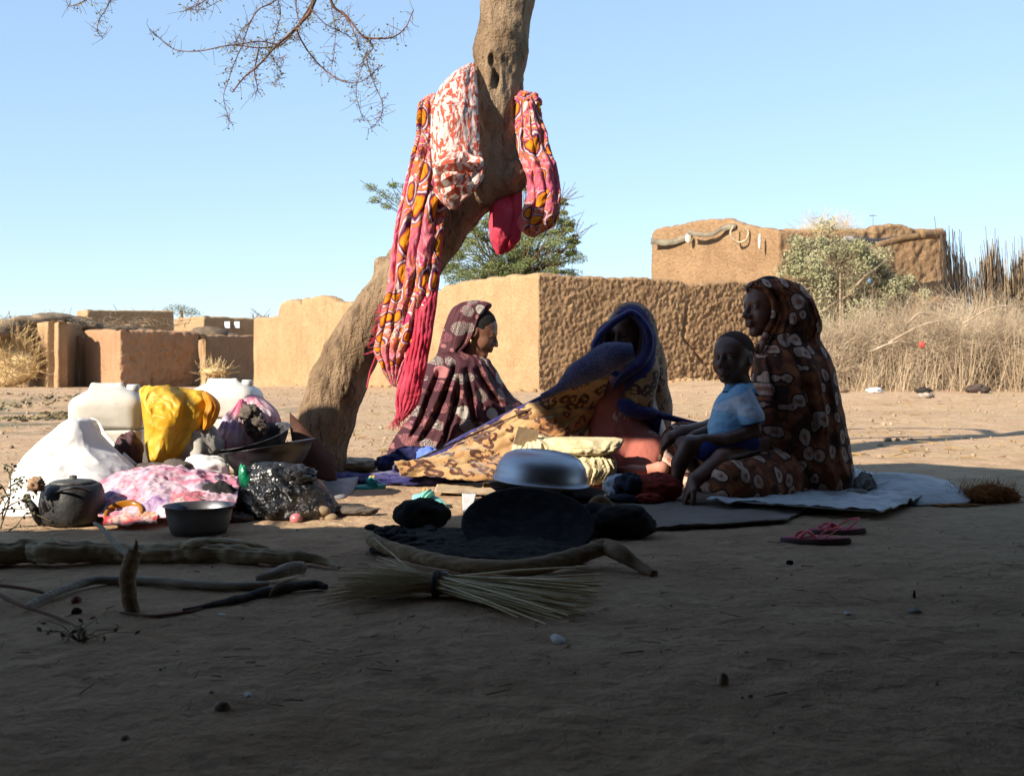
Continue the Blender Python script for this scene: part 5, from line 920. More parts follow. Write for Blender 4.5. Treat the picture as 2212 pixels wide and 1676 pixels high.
# ---------------------------------------------------------------- belongings at the left
def plastic(name, c, c2, trans=.3, rough=.35, bd=.002):
    t = NT(name); q = t.ramp(t.noise(4, 5), [(.35, c), (.65, c2)]); q = t.mix(t.ramp(t.noise(14, 5), [(.6, 0.), (.75, .35)]), q, L3((.35, .25, .15))); t.out(q, rough, t.bump(t.noise(12, 4), bd), .45); return cloth_trans(t.m, trans)
jm = plastic('milky_plastic', (.74, .70, .62), (.86, .84, .78), .2)
def can(label, cx, ytop, Y, hw, yaw, dz=.11, m=jm):
    c = P(cx, HY, Y); zt = P(cx, ytop, Y)[2]-.03; j = thing('jerrycan', label, 'jerrycan', (c[0], Y, 0), None); Mx = basis((math.cos(yaw), math.sin(yaw), 0))
    v = Vol((c[0]-.26, Y-.26, -.01), (c[0]+.26, Y+.26, zt+.1), .006); v.rbox((c[0], Y, zt*.47), (hw, dz, zt*.47), .05, .01, 'u', Mx); v.rbox((c[0], Y, zt*.80), (hw*.80, dz*.85, zt*.2), .07, .06, 'u', Mx)
    for k in range(3): v.rbox((c[0], Y, zt*(.2+.25*k)), (hw+.02, dz+.02, .004), .002, .008, 's', Mx) if False else None
    v.rbox((c[0], Y, zt*.62), (hw+.02, dz+.02, .0025), .002, .006, 's', Mx); v.ell(np.array([c[0], Y, zt+.03])-Mx[0]*hw*.95, (.05, .2, .045), .04, 's', Mx)
    for s in (-1, 1): v.ell(np.array([c[0], Y, zt*.42])+Mx[1]*s*(dz+.01), (hw*.7, .018, zt*.28), .02, 's', Mx)
    a = np.array([c[0], Y, zt-.005]); v.chain([a+Mx[0]*hw*.35, a+Mx[0]*hw*.30+[0, 0, .018], a-Mx[0]*hw*.45+[0, 0, .018], a-Mx[0]*hw*.5], [.013, .012, .012, .013], .012)
    V, F = v.net(); V = smoothV(V, F, 2); V = V+.002*fbm(V*14, 2)[:, None]; mk('can_body', (V, F), m, j); b = a+Mx[0]*hw*.66-[0, 0, .005]
    mk('cap', place(lathe([(.0, 0), (.024, 0), (.026, .006), (.026, .024), (.022, .028), (0, .028)], 20), b), plastic('white_cap', (.75, .75, .72), (.8, .8, .78), .1), j); return j
can('tall milky jerrycan standing behind the white cloth', 237, 824, 4.66, .142, .12, .12)
can('milky jerrycan half hidden behind the yellow sack and pink cloth', 487, 815, 5.5, .165, -.1, .12)
wc = plastic('white_sheeting', (.84, .82, .78), (.92, .90, .88), .12, .7, .004)
wt = thing('white_cloth', 'bright white cloth draped like a tent in front of the tall jerrycan', 'sheeting', tuple(P(165, 1110, 4.2)*[1, 1, 0]))
wrows = [(r[0], r[1], r[2], 4.30+r[3]*2, r[4]) for r in [(905, 152, 180, 0, .04), (913, 142, 198, 0, .09), (935, 118, 214, 0, .14), (960, 88, 236, 0, .18), (985, 62, 262, -.02, .22), (1010, 44, 288, -.03, .25), (1035, 34, 310, -.04, .27), (1060, 26, 312, -.04, .29), (1085, 18, 300, -.04, .3), (1108, 10, 270, -.04, .3), (1120, 6, 250, -.04, .3)]]
o, at_ = drape(wrows, 130, 150, 1.6, .012, .5, .022, 5, 51, .005); mk('sheet', o, wc, wt, attr=at_)
o, at_ = drape([(r[0]+3, r[1]+6, r[2]-4, r[3]+.02, -.0) for r in wrows], 60, 60, 1.2, -.05, .3, .012, 5, 52, .004); o[0][:, 1] += .12; mk('sheet_back', o, wc, wt, attr=at_)
ym = plastic('yellow_woven_plastic', (.86, .48, .02), (.93, .66, .08), .35, .5, .004)
ys_ = thing('plastic_sack', 'crumpled yellow plastic sack standing beside the tall jerrycan', 'sack', tuple(P(385, 1000, 4.5)*[1, 1, 0]))
o, at_ = drape([(838, 312, 380, 4.58, .03), (845, 300, 436, 4.58, .06), (858, 300, 446, 4.57, .09), (880, 304, 450, 4.56, .11), (905, 308, 444, 4.55, .12), (930, 312, 434, 4.55, .12), (955, 314, 416, 4.54, .11), (980, 318, 398, 4.53, .10), (1000, 322, 372, 4.52, .09), (1016, 326, 350, 4.52, .08)], 150, 160, 1.6, .022, 1.0, .030, 8, 71, .003); mk('sack_body', o, ym, ys_, attr=at_)
o, at_ = drape([(850, 306, 436, 4.62, .0), (900, 312, 440, 4.62, .0), (960, 322, 410, 4.62, .0), (1010, 330, 350, 4.58, .0)], 60, 70, 1.6, .02, .6, .02, 8, 74, .003); mk('sack_back', o, ym, ys_, attr=at_)
mk('sack_flap', rowloft([(846, 436, 446, 4.5, .01), (858, 440, 462, 4.5, .03), (875, 446, 474, 4.5, .035), (895, 440, 472, 4.5, .035), (915, 440, 462, 4.5, .03), (928, 438, 450, 4.5, .02)], 60, 60, .02, 3, 1.2, 72, .012, 14), plastic('orange_woven_plastic', (.80, .30, .01), (.86, .40, .02), .3, .5), ys_)
def tie(name, a, b, c, d, sc_=7, dark=.0, trans=.25):
    t = NT(name); q = t.ramp(t.noise(sc_, 5, dist=.6), [(.30, a), (.45, b), (.55, c), (.70, d)]); q = t.mix(t.ramp(t.noise(40, 3), [(.66, 0.), (.70, .6)]), q, L3((.12, .05, .10))) if dark else q; t.out(q, .85, t.bump(t.noise(90, 3), .001), .15); return cloth_trans(t.m, trans)
pk = tie('pink_white_cloth', (.72, .10, .20), (.76, .28, .38), (.80, .66, .70), (.50, .36, .66)); pk2 = tie('pink_violet_cloth', (.72, .10, .24), (.80, .38, .48), (.80, .62, .68), (.34, .20, .46), 11, 1)
pc = thing('cloth_bundle', 'pink and white cloth bundle peaked behind the black basins', 'cloth', tuple(P(530, 940, 4.9)*[1, 1, 0]))
mk('cloth_peak', rowloft([(862, 517, 524, 4.82, .01), (875, 508, 532, 4.82, .04), (900, 486, 545, 4.82, .07), (925, 472, 550, 4.82, .09), (950, 458, 556, 4.82, .10), (985, 450, 560, 4.82, .10)], 60, 70, .03, 2.6, 1.2, 61, .008, 11), pk, pc)
mk('cloth_peak', rowloft([(853, 535, 556, 4.88, .01), (862, 528, 570, 4.88, .04), (885, 530, 594, 4.88, .06), (905, 536, 604, 4.88, .07), (925, 540, 604, 4.88, .07), (960, 540, 600, 4.88, .07)], 60, 70, .03, 2.6, 1.0, 63, .006, 10), pk, pc)
dk2 = M('dark_rag', (.07, .055, .045), (.16, .13, .11), 14, .9, .004, 60)
tag(mk('rag', cat(lump(P(540, 893, 4.74), (.036, .03, .03), 5, .6, 2.4, 40, .5), lump(P(556, 922, 4.72), (.036, .03, .036), 6, .6, 2.4, 40, .5)), dk2), 'dark grey rag stuffed in the pink cloth bundle', 'rag')
tag(mk('bag', lump(P(276, 985, 4.42), (.055, .05, .085), 7, .35, 1.5, 40, .2), M('maroon_bag', (.05, .022, .025), (.09, .04, .04), 12, .7)), 'dark maroon bag wedged between white cloth and yellow sack', 'bag')
tag(mk('cloth_bundle', lump(P(432, 968, 4.55), (.085, .08, .095), 9, .25, 1.8, 50, .22), tie('grey_striped_cloth', (.30, .28, .25), (.50, .47, .42), (.55, .50, .44), (.70, .68, .64), 16)), 'grey patterned cloth bundle right of the yellow sack', 'cloth')
tag(mk('cloth_bundle', lump(P(440, 1012, 4.35), (.09, .07, .05), 19, .25, 1.6, 50, .15), wc), 'small white cloth bundle below the grey patterned one', 'cloth')
tag(mk('rag', cat(lump(P(378, 1012, 4.3), (.07, .06, .03), 25, .4, 2, 30, .3), lump(P(318, 1015, 4.3), (.07, .06, .025), 26, .4, 2, 30, .3)), dk2), 'dark rag strip between the yellow sack and the pink ground cloth', 'rag')
tag(mk('cloth_bundle', lump(P(300, 1030, 4.1), (.045, .04, .03), 27, .3, 2, 30, .2), M('brown_rag', (.35, .2, .15), (.5, .32, .24), 9)), 'small brown rag at the right foot of the white cloth', 'rag')
gc = thing('ground_cloth', 'pink and violet spotted cloth spread in folds between the kettle and the bowl', 'cloth', tuple(GP(360, 1110)))
def hh(U, V_): return .125*np.sin(np.clip(V_*.93+.0, 0, 1)*math.pi)**.75*(.62+.38*np.sin(np.clip(U*1.1, 0, 1)*math.pi)+.25*pn(st3(U*4, V_*3, 2)))
mk('cloth_sheet', sheet([OG(212, 1138), OG(500, 1140), OG(548, 1078), OG(215, 1072)], hh, 150, 140, .028, 9, 3, .004, .09), pk2, gc)
tag(mk('cloth_strip', sheet([OG(226, 1141, .004)-[0, .02, 0], OG(345, 1143, .004)-[0, .02, 0], OG(345, 1118), OG(228, 1112)], lambda U, V_: .018*np.sin(V_*math.pi), 50, 40, .022, 16, 9, .003, .12), tie('red_white_strip', (.62, .05, .06), (.70, .12, .12), (.8, .6, .55), (.75, .30, .1), 14)), 'red and white cloth edge under the amber bowl', 'cloth')
tag(mk('printed_cloth', lump(P(415, 1088, 3.78), (.085, .05, .035), 33, .3, 2, 44, .25), tie('striped_print', (.75, .68, .62), (.35, .12, .16), (.80, .25, .30), (.85, .45, .30), 20)), 'striped orange and maroon printed cloth fold behind the aluminium bowl', 'cloth')
tag(mk('black_cloth', lump(P(474, 1080, 3.86), (.065, .06, .055), 34, .3, 1.8, 40, .25), M('black_cotton', (.012, .011, .012), (.04, .035, .035), 10, .9)), 'black cloth lump right of the striped print', 'cloth')
soot = M('soot_metal', (.010, .010, .011), (.045, .045, .045), 9, .55, .003, 40, .4, c3=(.035, .032, .030))
k = thing('kettle', 'soot blackened kettle with a spout to the left', 'kettle', tuple(P(158, HY, 3.72)*[1, 1, 0]))
kc = P(158, HY, 3.72)*[1, 1, 0]; kb = place(lathe([(0, .002), (.078, .002), (.092, .012), (.099, .035), (.101, .075), (.098, .108), (.088, .128), (.078, .134), (0, .134)], 48), kc); kb[0][:] = kb[0]+.006*fbm(kb[0]*18, 3)[:, None]; mk('kettle_body', kb, soot, k)
mk('lid', place(lathe([(0, .133), (.070, .133), (.074, .138), (.06, .144), (.02, .149), (.012, .150), (.012, .160), (0, .162)], 36), kc), M('worn_lid', (.03, .03, .028), (.17, .165, .15), 12, .6, .002, 50, .5, .5), k)
mk('spout', tube([P(98, 1128, 3.70), P(84, 1116, 3.69), P(74, 1100, 3.68), (P(62, 1084, 3.68)), P(50, 1077, 3.68)], [.022, .018, .014, .011, .011], 12, 24, .05), soot, k)
mk('handle_lug', tube([P(104, 1076, 3.72), P(99, 1066, 3.72), P(106, 1060, 3.72)], .006, 8, 12), soot, k); mk('handle', tube([P(104, 1072, 3.70)-[0, .03, 0], P(160, 1052, 3.62)-[0, .02, .0], P(214, 1066, 3.72)+[0, 0, 0], P(218, 1075, 3.75)], .0045, 8, 24), soot, k)
am = NT('amber_plastic'); am.out(am.ramp(am.noise(5, 2), [(.4, (.55, .22, .02)), (.6, (.70, .32, .03))]), .2, None, .5); am = cloth_trans(am.m, .45)
def bowl(r1, r0, h, t=.003, lip=.006): return lathe([(0, 0), (r0, 0), (r0+(r1-r0)*.35, h*.25), (r0+(r1-r0)*.8, h*.7), (r1, h), (r1+lip, h+.002), (r1+lip, h+.004), (r1-t, h+.002), (r0+(r1-r0)*.8-t, h*.7), (r0+(r1-r0)*.35-t, h*.25+t), (r0-t, t), (0, t)], 56)
tag(mk('bowl', place(bowl(.055, .028, .035), OG(283, 1130)+[0, -.055, .014], (.03, -.55, .85)), am), 'small amber bowl tipped toward the camera on the pink cloth', 'bowl')
alu = M('aluminium', (.50, .52, .58), (.60, .62, .68), 3, .42, .0006, 20, .5, 1., c3=(.50, .50, .52), stretch=(1, 1, 5))
bb = thing('bowl', 'dull aluminium basin standing behind the split log', 'bowl', tuple(P(430, HY, 3.52)*[1, 1, 0])); bc = P(430, HY, 3.52)*[1, 1, 0]
mk('bowl_wall', place(bowl(.103, .082, .085, .002, .006), bc), M('grey_aluminium', (.14, .14, .15), (.22, .22, .24), 10, .45, .0008, 30, .5, .8), bb)
tag(mk('spoon', tube([P(452, 1118, 3.52), P(480, 1104, 3.50), P(508, 1094, 3.50)], [.014, .008, .004], 8, 16, flat=.5), M('red_plastic', (.45, .02, .03), rough=.4)), 'red plastic spoon resting in the aluminium basin', 'spoon')
blk = M('black_basin', (.010, .010, .012), (.03, .03, .033), 8, .35, .0015, 30, .5); blk2 = M('black_basin_worn', (.010, .010, .012), (.04, .04, .045), 8, .4, .0015, 30, .5, c3=(.12, .12, .13))
tag(mk('basin', place(bowl(.162, .11, .085, .004, .008), P(551, 985, 4.66), (-.20, -.20, .92)), blk2), 'black basin tipped open at the foot of the tree, rear one of two', 'basin')
tag(mk('basin', place(bowl(.178, .12, .085, .004, .009), P(585, 1012, 4.42), (-.16, .02, .98)), blk), 'black basin with a thin pale rim in front of the rear basin', 'basin')
tag(mk('pot', place(lathe([(0, 0), (.06, 0), (.09, .03), (.095, .08), (.07, .12), (.072, .128), (0, .126)], 36), OG(540, 1062)+[0, .12, 0]), M('grey_pot', (.06, .06, .05), (.13, .12, .10), 8, .6, .002, 40, .4)), 'sooty grey pot under the two black basins', 'pot')
bsht = np.array([[P(626, 890, 4.86), P(660, 925, 4.84), P(690, 955, 4.84), P(724, 985, 4.84)], [P(628, 930, 4.84), P(660, 955, 4.80), P(690, 985, 4.78), P(724, 1010, 4.78)], [P(640, 1000, 4.8), P(665, 1020, 4.76), P(690, 1035, 4.74), P(728, 1042, 4.74)]])
Gs = np.stack([spl(bsht[:, j], 12) for j in range(4)], 1); Gs = np.stack([spl(Gs[i], 16) for i in range(12)]); tag(mk('shade_sheet', shell(Gs, .006), M('shade_brown', (.055, .022, .014), (.10, .042, .025), 9, .8, .003, 40)), 'dark sheet in place of the shadow on the foot of the tree behind the basins', 'sheet')  # dark brown sheet stands in for the shadow on the tree foot
# plastic bag with vegetables
t = NT('thin_black_plastic'); t.out(L3((.02, .02, .022)), .18, t.bump(t.noise(16, 4, dist=1.5), .03, 1.), .6); b_ = t.b; tr = t.n('ShaderNodeBsdfTransparent', {0: (.55, .53, .5, 1)}); mx = t.t.nodes.new('ShaderNodeMixShader'); t.t.links.new(t.ramp(t.noise(7, 3), [(.35, .05), (.60, .55)]), mx.inputs[0]); t.t.links.new(b_.outputs[0], mx.inputs[1]); t.t.links.new(tr.outputs[0], mx.inputs[2]); t.t.links.new(mx.outputs[0], t.t.nodes['Material Output'].inputs[0]); bagm = t.m
bg_ = thing('plastic_bag', 'shiny translucent black plastic bag of vegetables in front of the basins', 'plastic bag', tuple(OG(620, 1130)))
mk('bag_film', rowloft([(998, 560, 610, 4.02, .02), (1008, 540, 640, 4.0, .07), (1025, 520, 670, 4.0, .10), (1045, 514, 695, 3.98, .13), (1070, 512, 716, 3.97, .14), (1095, 516, 728, 3.95, .14), (1115, 530, 728, 3.95, .13), (1128, 556, 716, 3.95, .11)], 110, 130, .035, 3.4, 3.2, 17, .014, 15), bagm, bg_)
pot = M('potato_skin', (.24, .17, .10), (.36, .27, .17), 10, .8); cr_ = M('crumpled_black_film', (.015, .015, .016), (.035, .035, .036), 8, .2, .02, 14, .6)
mk('film_fold', cat(lump(P(590, 1045, 3.93), (.09, .05, .06), 5, .4, 2.4, 60, .35), lump(P(548, 1100, 3.90), (.05, .04, .03), 6, .4, 2.4, 40, .35), lump(P(640, 1030, 3.95), (.06, .05, .035), 7, .4, 2.4, 40, .35)), cr_, bg_)
mk('netted_contents', lump(P(662, 1092, 3.96), (.095, .08, .062), 57, .16, 1.6, 60, .22, floor=.003), M('brown_translucent_film', (.10, .075, .045), (.26, .20, .13), 16, .35, .02, 14, .5), bg_)
for i, (a, b, r) in enumerate([(668, 1112, .022), (694, 1104, .024), (690, 1120, .022), (655, 1121, .018), (600, 1122, .018), (714, 1118, .02), (582, 1118, .015)]): tag(mk('potato', lump(P(a, b, 3.86), (r*1.3, r, r*.8), 40+i, .12, 1.2, 22), pot), None)['label'] = ['tan potato in the black bag, leftmost of the upper pair', 'tan potato in the black bag near its upper right', 'tan potato in the black bag, lowest at the right', 'tan potato in the black bag just right of the onion', 'small potato in the lower middle of the black bag', 'tan potato at the far right corner of the black bag', 'smallest potato at the left bottom of the black bag'][i]
for o in [o for o in col.objects if o.name.startswith('potato')]: o['category'] = 'potato'; o['group'] = 'potatoes in the black bag'
tag(mk('onion', lump(P(640, 1120, 3.80), (.022, .02, .019), 9, .05, 1, 20), M('onion_skin', (.42, .12, .14), (.55, .22, .22), 12, .35, spec=.5)), 'pink onion at the bottom edge of the black bag', 'onion')
tag(mk('green_wrapper', lump(P(533, 1046, 3.90), (.020, .02, .062), 3, .2, 2.5, 30, .25, up=(-.25, 0, 1)), M('green_film', (.0, .16, .07), (.02, .32, .15), 14, .25, .006, 30, .6)), 'green plastic wrapper standing at the left of the black bag', 'wrapper')
tag(mk('rag', lump(P(510, 1120, 3.8), (.05, .04, .02), 41, .4, 2, 30, .3, floor=.003), dk2), 'dark rag on the ground between the aluminium basin and the black bag', 'rag')
tag(mk('rag', lump(P(765, 1103, 3.95), (.07, .03, .014), 42, .5, 2, 30, .4, floor=.003), dk2), 'dark rag flat on the ground right of the black bag', 'rag')
# ---------------------------------------------------------------- middle ground bits
gp = np.array([[OG(692, 1042, .03), OG(735, 1034, .04), OG(775, 1030, .03)], [OG(706, 1062, .01), OG(740, 1060, .02), OG(768, 1052, .01)], [OG(722, 1080, .002), OG(745, 1076, .002), OG(762, 1064, .002)]])
Gs = np.stack([spl(gp[:, j], 10) for j in range(3)], 1); Gs = np.stack([spl(Gs[i], 14) for i in range(10)]); tag(mk('plastic_sheet', shell(Gs, .004), M('grey_sheet', (.20, .19, .19), (.28, .27, .27), 8, .6)), 'dull grey plastic sheet lying right of the tree foot', 'plastic sheet')
teal = M('teal_foam', (.03, .30, .27), (.05, .38, .34), 10, .6); mint = M('mint_foam', (.22, .62, .56), (.28, .68, .60), 10, .55); gold = M('gold_flower', (.6, .35, .12), rough=.5)
def outline(L, Wd, n=28):
    a = np.linspace(0, 2*math.pi, n, endpoint=False); x = np.cos(a)*L/2; y = np.sin(a)*Wd/2*(1+.22*np.cos(a)-.16*np.cos(2*a)); return x, y
def sandal(name, label, c, yaw, L, Wd, sm, im, stm, roll=0., straps='slide', cat_='sandal', tilt=(0, 0, 1), group=None):
    o = thing(name, label, cat_, c, group); x, y = outline(L, Wd); n = len(x)
    def slab(z0, z1, k): R = np.stack([st3(x*k, y*k, z0+.0*x), st3(x*k*1.01, y*k*1.01, (z0+z1)/2+0*x), st3(x*k*.985, y*k*.985, z1+.0*x)]); return loft(R)
    mk('sole', place(slab(0, .013, 1), c, tilt, yaw), sm, o); mk('insole', place(slab(.013, .016, .96), c, tilt, yaw), im, o)
    def st(pts, w, t_=.0035, fl=.4): V, F = tube([np.array(p) for p in pts], w, 8, 22, flat=fl); V, F = place((V, F), c, tilt, yaw); return V, F
    if straps == 'slide':
        for dx, hh_ in ((.10, .042), (.17, .038), (.02, .036)): mk('strap', st([(L*dx, -Wd*.50, .008), (L*(dx-.03), -Wd*.32, hh_*.8), (L*(dx-.05), 0, hh_), (L*(dx-.02), Wd*.32, hh_*.8), (L*(dx+.02), Wd*.5, .008)], [.008, .012, .012, .012, .008]), stm, o)
        q = place((np.array([[L*.10, 0, .050]]), []), c, tilt, yaw)[0][0]; mk('flower', cat(*[lump(q+np.array([.008*math.cos(a), .008*math.sin(a)*.6, .003*math.sin(a*2)]), (.006, .005, .005), 1, .1, 2, 10) for a in np.linspace(0, 5.2, 6)]), gold, o)
    elif straps == 'cross':
        for s in (-1, 1): mk('strap', st([(L*.28, s*Wd*.42, .012), (L*.20, s*Wd*.25, .026), (L*.10, -s*Wd*.10, .033), (0, -s*Wd*.40, .012)], [.006, .007, .007, .006]), stm, o)
        mk('heel_strap', st([(-L*.05, -Wd*.42, .012), (-L*.22, -Wd*.42, .034), (-L*.36, 0, .046), (-L*.22, Wd*.42, .034), (-L*.05, Wd*.42, .012)], .0045), stm, o); mk('strap', st([(L*.30, 0, .014), (L*.24, 0, .03), (L*.08, 0, .034)], .0045), stm, o)
    return o
sandal('sandal', 'mint green strappy sandal with a gold flower behind the black stone', OG(925, 1098)+[0, .06, .012], 2.6, .15, .062, mint, mint, mint, tilt=(.0, -.35, .94))
sandal('sandal', 'dark teal sandal in the shade right of the grey plastic sheet', OG(795, 1058)+[0, .03, 0], .5, .15, .06, teal, teal, teal, tilt=(0, -.1, 1))
pinkf = M('pink_foam', (.62, .05, .10), (.70, .09, .14), 9, .6); pins = M('dusty_pink_insole', (.45, .10, .13), (.55, .16, .18), 12, .8); dso = M('grey_sole', (.10, .07, .08), (.14, .1, .11), 9, .8); orst = M('coral_strap', (.80, .09, .07), (.85, .12, .09), 9, .5)
sandal('sandal', 'pink sandal with crossed coral straps, nearer of the pair on the shaded earth', OG(1762, 1164, .01)-[0, 0, .01], 3.05, .205, .078, dso, pins, orst, straps='cross', group='pair of pink sandals')
sandal('sandal', 'pink sandal with crossed coral straps, farther right one of the pair', OG(1815, 1148, .01)+[0, .03, -.01], 3.3, .19, .075, dso, pins, M('pink_strap', (.75, .05, .10), rough=.5), straps='cross', group='pair of pink sandals')
card = M('cardboard', (.42, .30, .18), (.52, .40, .26), 8, .9, .002, 40)
tag(mk('cardboard_strip', sheet([OG(938, 1070), OG(1086, 1078), OG(1086, 1052), OG(946, 1046)], lambda U, V_: .006+0*U, 30, 16, .008, 9, 4, .004, .05), card), 'flat cardboard strip on the ground in front of the leopard fleece', 'cardboard')
bx = thing('carton', 'small cream carton open at its end beside the aluminium lid', 'carton', tuple(OG(1066, 1062))); cx_ = OG(1066, 1062)
for nm, lo_, hi_ in (('panel', (-.045, .0, .0), (.045, .06, .003)), ('panel', (-.045, .058, .0), (.045, .061, .032)), ('panel', (-.045, .0, .033), (.045, .06, .036)), ('panel', (-.046, .0, .0), (-.043, .06, .033))): mk(nm, place(box(lo_, hi_), cx_, (.05, 0, 1), -.1), M('cream_card', (.62, .50, .30), (.70, .58, .38), 9) if nm == 'panel' and 'cream_card' not in bpy.data.materials else bpy.data.materials['cream_card'], bx, smooth=False)
cq = P(1135, 945, 4.6); tag(mk('carton_flap', place(box((-.045, -.002, -.035), (.05, .002, .04)), cq+[0, -.02, 0], (.28, -.12, .95), .35), bpy.data.materials['cardboard'], smooth=False), 'brown cardboard flap standing in the cream cloth behind the lid', 'cardboard')
tag(mk('paper', sheet([OG(1000, 1112), OG(1016, 1112), OG(1030, 1078), OG(998, 1078)], lambda U, V_: .02*V_, 12, 12, .004, 9, 4, .002, .02), M('white_paper', (.62, .60, .58), (.70, .68, .66), 6)), 'crumpled white paper left of the black griddle', 'paper')
crm = M('cream_knit', (.60, .49, .27), (.70, .60, .38), 6, .9, .004, 70)
kn = thing('cream_cloth', 'crumpled cream knitted cloth heaped behind the overturned aluminium bowl', 'cloth', tuple(P(1240, 1030, 4.6)*[1, 1, 0]))
mk('folded_layer', rowloft([(944, 1196, 1330, 4.62, .02), (949, 1180, 1346, 4.62, .06), (960, 1182, 1344, 4.61, .08), (972, 1190, 1336, 4.60, .08), (982, 1210, 1318, 4.6, .06)], 60, 140, .024, 2.6, 1.6, 5, .014, 12), crm, kn)
mk('folded_layer', rowloft([(978, 1212, 1312, 4.6, .04), (990, 1208, 1328, 4.6, .07), (1010, 1212, 1332, 4.6, .08), (1030, 1218, 1322, 4.6, .08), (1045, 1226, 1306, 4.6, .06)], 60, 150, .032, 5.0, .6, 6, .012, 12), crm, kn)
mk('folded_layer', rowloft([(938, 1130, 1160, 4.66, .02), (948, 1118, 1196, 4.66, .05), (962, 1110, 1215, 4.65, .07), (980, 1104, 1222, 4.64, .08), (1005, 1098, 1225, 4.64, .08), (1035, 1092, 1226, 4.64, .07)], 60, 140, .034, 3.4, 2.2, 9, .016, 12), crm, kn)
# dark and blue cloths at the foot of the woman in maroon
nav = M('navy_cloth', (.012, .015, .06), (.03, .035, .14), 8, .9, .004, 60); grn = M('grey_teal_cloth', (.09, .11, .12), (.16, .17, .16), 9); 
tag(mk('cloth_bundle', cat(lump(P(895, 992, 5.45), (.10, .09, .055), 61, .35, 1.8, 44, .25, floor=.004), lump(P(850, 1000, 5.4), (.08, .08, .04), 62, .35, 1.8, 40, .25, floor=.004)), nav), 'dark navy cloth at the feet of the woman in maroon', 'cloth')
tag(mk('cloth_bundle', lump(P(925, 985, 5.3), (.05, .05, .04), 63, .3, 1.8, 40, .25), M('bright_blue_cloth', (.03, .12, .62), (.3, .36, .6), 7)), 'bright blue cloth knot beside the navy cloth', 'cloth')
tag(mk('cloth_bundle', lump(P(765, 1003, 5.5), (.12, .1, .03), 64, .35, 1.8, 40, .25, floor=.004), M('tan_cloth', (.45, .36, .24), (.55, .46, .32), 7)), 'tan cloth bundle low on the ground right of the tree foot', 'cloth')
gar = thing('clothes_pile', 'pile of white, navy and red clothes in front of the knees of the woman', 'clothes', tuple(OG(1400, 1085)))
mk('white_garment', lump(P(1340, 1055, 4.30), (.062, .06, .045), 71, .3, 1.8, 50, .25, floor=.012), M('pale_blue_cotton', (.42, .50, .58), (.58, .62, .68), 9), gar); mk('navy_garment', cat(lump(P(1362, 1050, 4.24), (.055, .05, .045), 72, .3, 1.8, 50, .25, floor=.012), lump(P(1350, 1076, 4.2), (.07, .05, .016), 75, .3, 1.8, 40, .2, floor=.012)), M('navy_cotton', (.012, .016, .03), (.04, .05, .075), 9), gar)
mk('red_garment', cat(lump(P(1420, 1054, 4.24), (.085, .06, .050), 73, .28, 1.8, 54, .25, floor=.012), lump(P(1400, 1076, 4.18), (.05, .04, .02), 74, .3, 2, 40, .2, floor=.012)), M('red_cotton', (.28, .03, .02), (.36, .05, .03), 9), gar)
# mats
t = NT('grey_mat'); wv = t.n('ShaderNodeTexWave', {'Vector': t.map((1, .15, 1)), 'Scale': 60., 'Distortion': 1.5}).outputs[1]; c = t.mix(t.ramp(wv, [(.3, 0.), (.7, .4)]), t.ramp(t.noise(4, 5), [(.35, (.32, .26, .22)), (.65, (.44, .37, .32))]), L3((.22, .18, .15))); t.out(c, .9, t.bump(wv, .002), .15); matm = t.m
tag(mk('mat', sheet([OG(1395, 1150), OG(1700, 1132), OG(1840, 1050), OG(1290, 1052)], lambda U, V_: .002+0*U, 70, 60, .012, 5, 2, .004, .03), matm), 'grey woven mat under the clothes pile and the sitting woman', 'mat')
t = NT('white_woven_sack'); wv = t.n('ShaderNodeTexChecker', {'Vector': t.co, 'Scale': 260.}).outputs[1]; c = t.mix(t.ramp(t.noise(5, 5), [(.5, 0.), (.75, .5)]), t.ramp(t.noise(9, 4), [(.35, (.50, .52, .54)), (.65, (.64, .66, .68))]), L3((.36, .33, .30))); t.out(c, .6, t.bump(t.noise(30, 4), .006), .3); sackm = t.m
tag(mk('sacking', sheet([OG(1525, 1098, .012), OG(1900, 1126, .0), OG(2060, 1060, .0), OG(1800, 1030, .012)], lambda U, V_: .010+.012*np.sin(U*9)*V_, 90, 60, .022, 7, 5, .005, .05), sackm), 'white woven sacking spread under the woman at the right', 'sacking')
fs = thing('folded_sack', 'folded white woven sack with torn frayed mouth at the right', 'sack', tuple(OG(1985, 1085)))
mk('sack_body', rowloft([(1022, 1900, 1960, 4.55, .03), (1028, 1880, 2010, 4.55, .08), (1040, 1876, 2045, 4.5, .12), (1052, 1878, 2070, 4.45, .15), (1066, 1880, 2088, 4.4, .16), (1078, 1884, 2092, 4.35, .15), (1086, 1892, 2080, 4.32, .12)], 60, 130, .014, 1.8, 1.2, 5, .008, 9), sackm, fs)
mk('torn_mouth', cat(lump(P(1868, 1052, 4.42), (.035, .04, .05), 81, .4, 2.2, 36, .3), lump(P(1845, 1068, 4.36), (.05, .03, .02), 82, .4, 2.2, 30, .3)), M('frayed_grey', (.30, .28, .25), (.5, .48, .44), 30, .95, .01, 60), fs)
mk('frayed_threads', brush(P(1835, 1052, 4.45), (.10, .06, .04), 260, .08, .0012, 83, .8), M('grey_thread', (.28, .26, .22), (.42, .4, .36), 9), fs)['kind'] = 'stuff'
on = thing('net', 'tangled orange brown fibre net beside the folded sack', 'net', tuple(OG(2140, 1090)))
mk('fibre_mass', cat(*[lump(P(a, b, Y), r, 90+i, .5, 2.6, 30, .35, floor=.003) for i, (a, b, Y, r) in enumerate([(2110, 1075, 4.35, (.06, .05, .03)), (2140, 1068, 4.35, (.05, .05, .035)), (2172, 1074, 4.35, (.045, .04, .03)), (2060, 1094, 4.2, (.09, .03, .010))])]), M('orange_fibre', (.28, .10, .03), (.45, .18, .05), 30, .95, .01, 70), on)
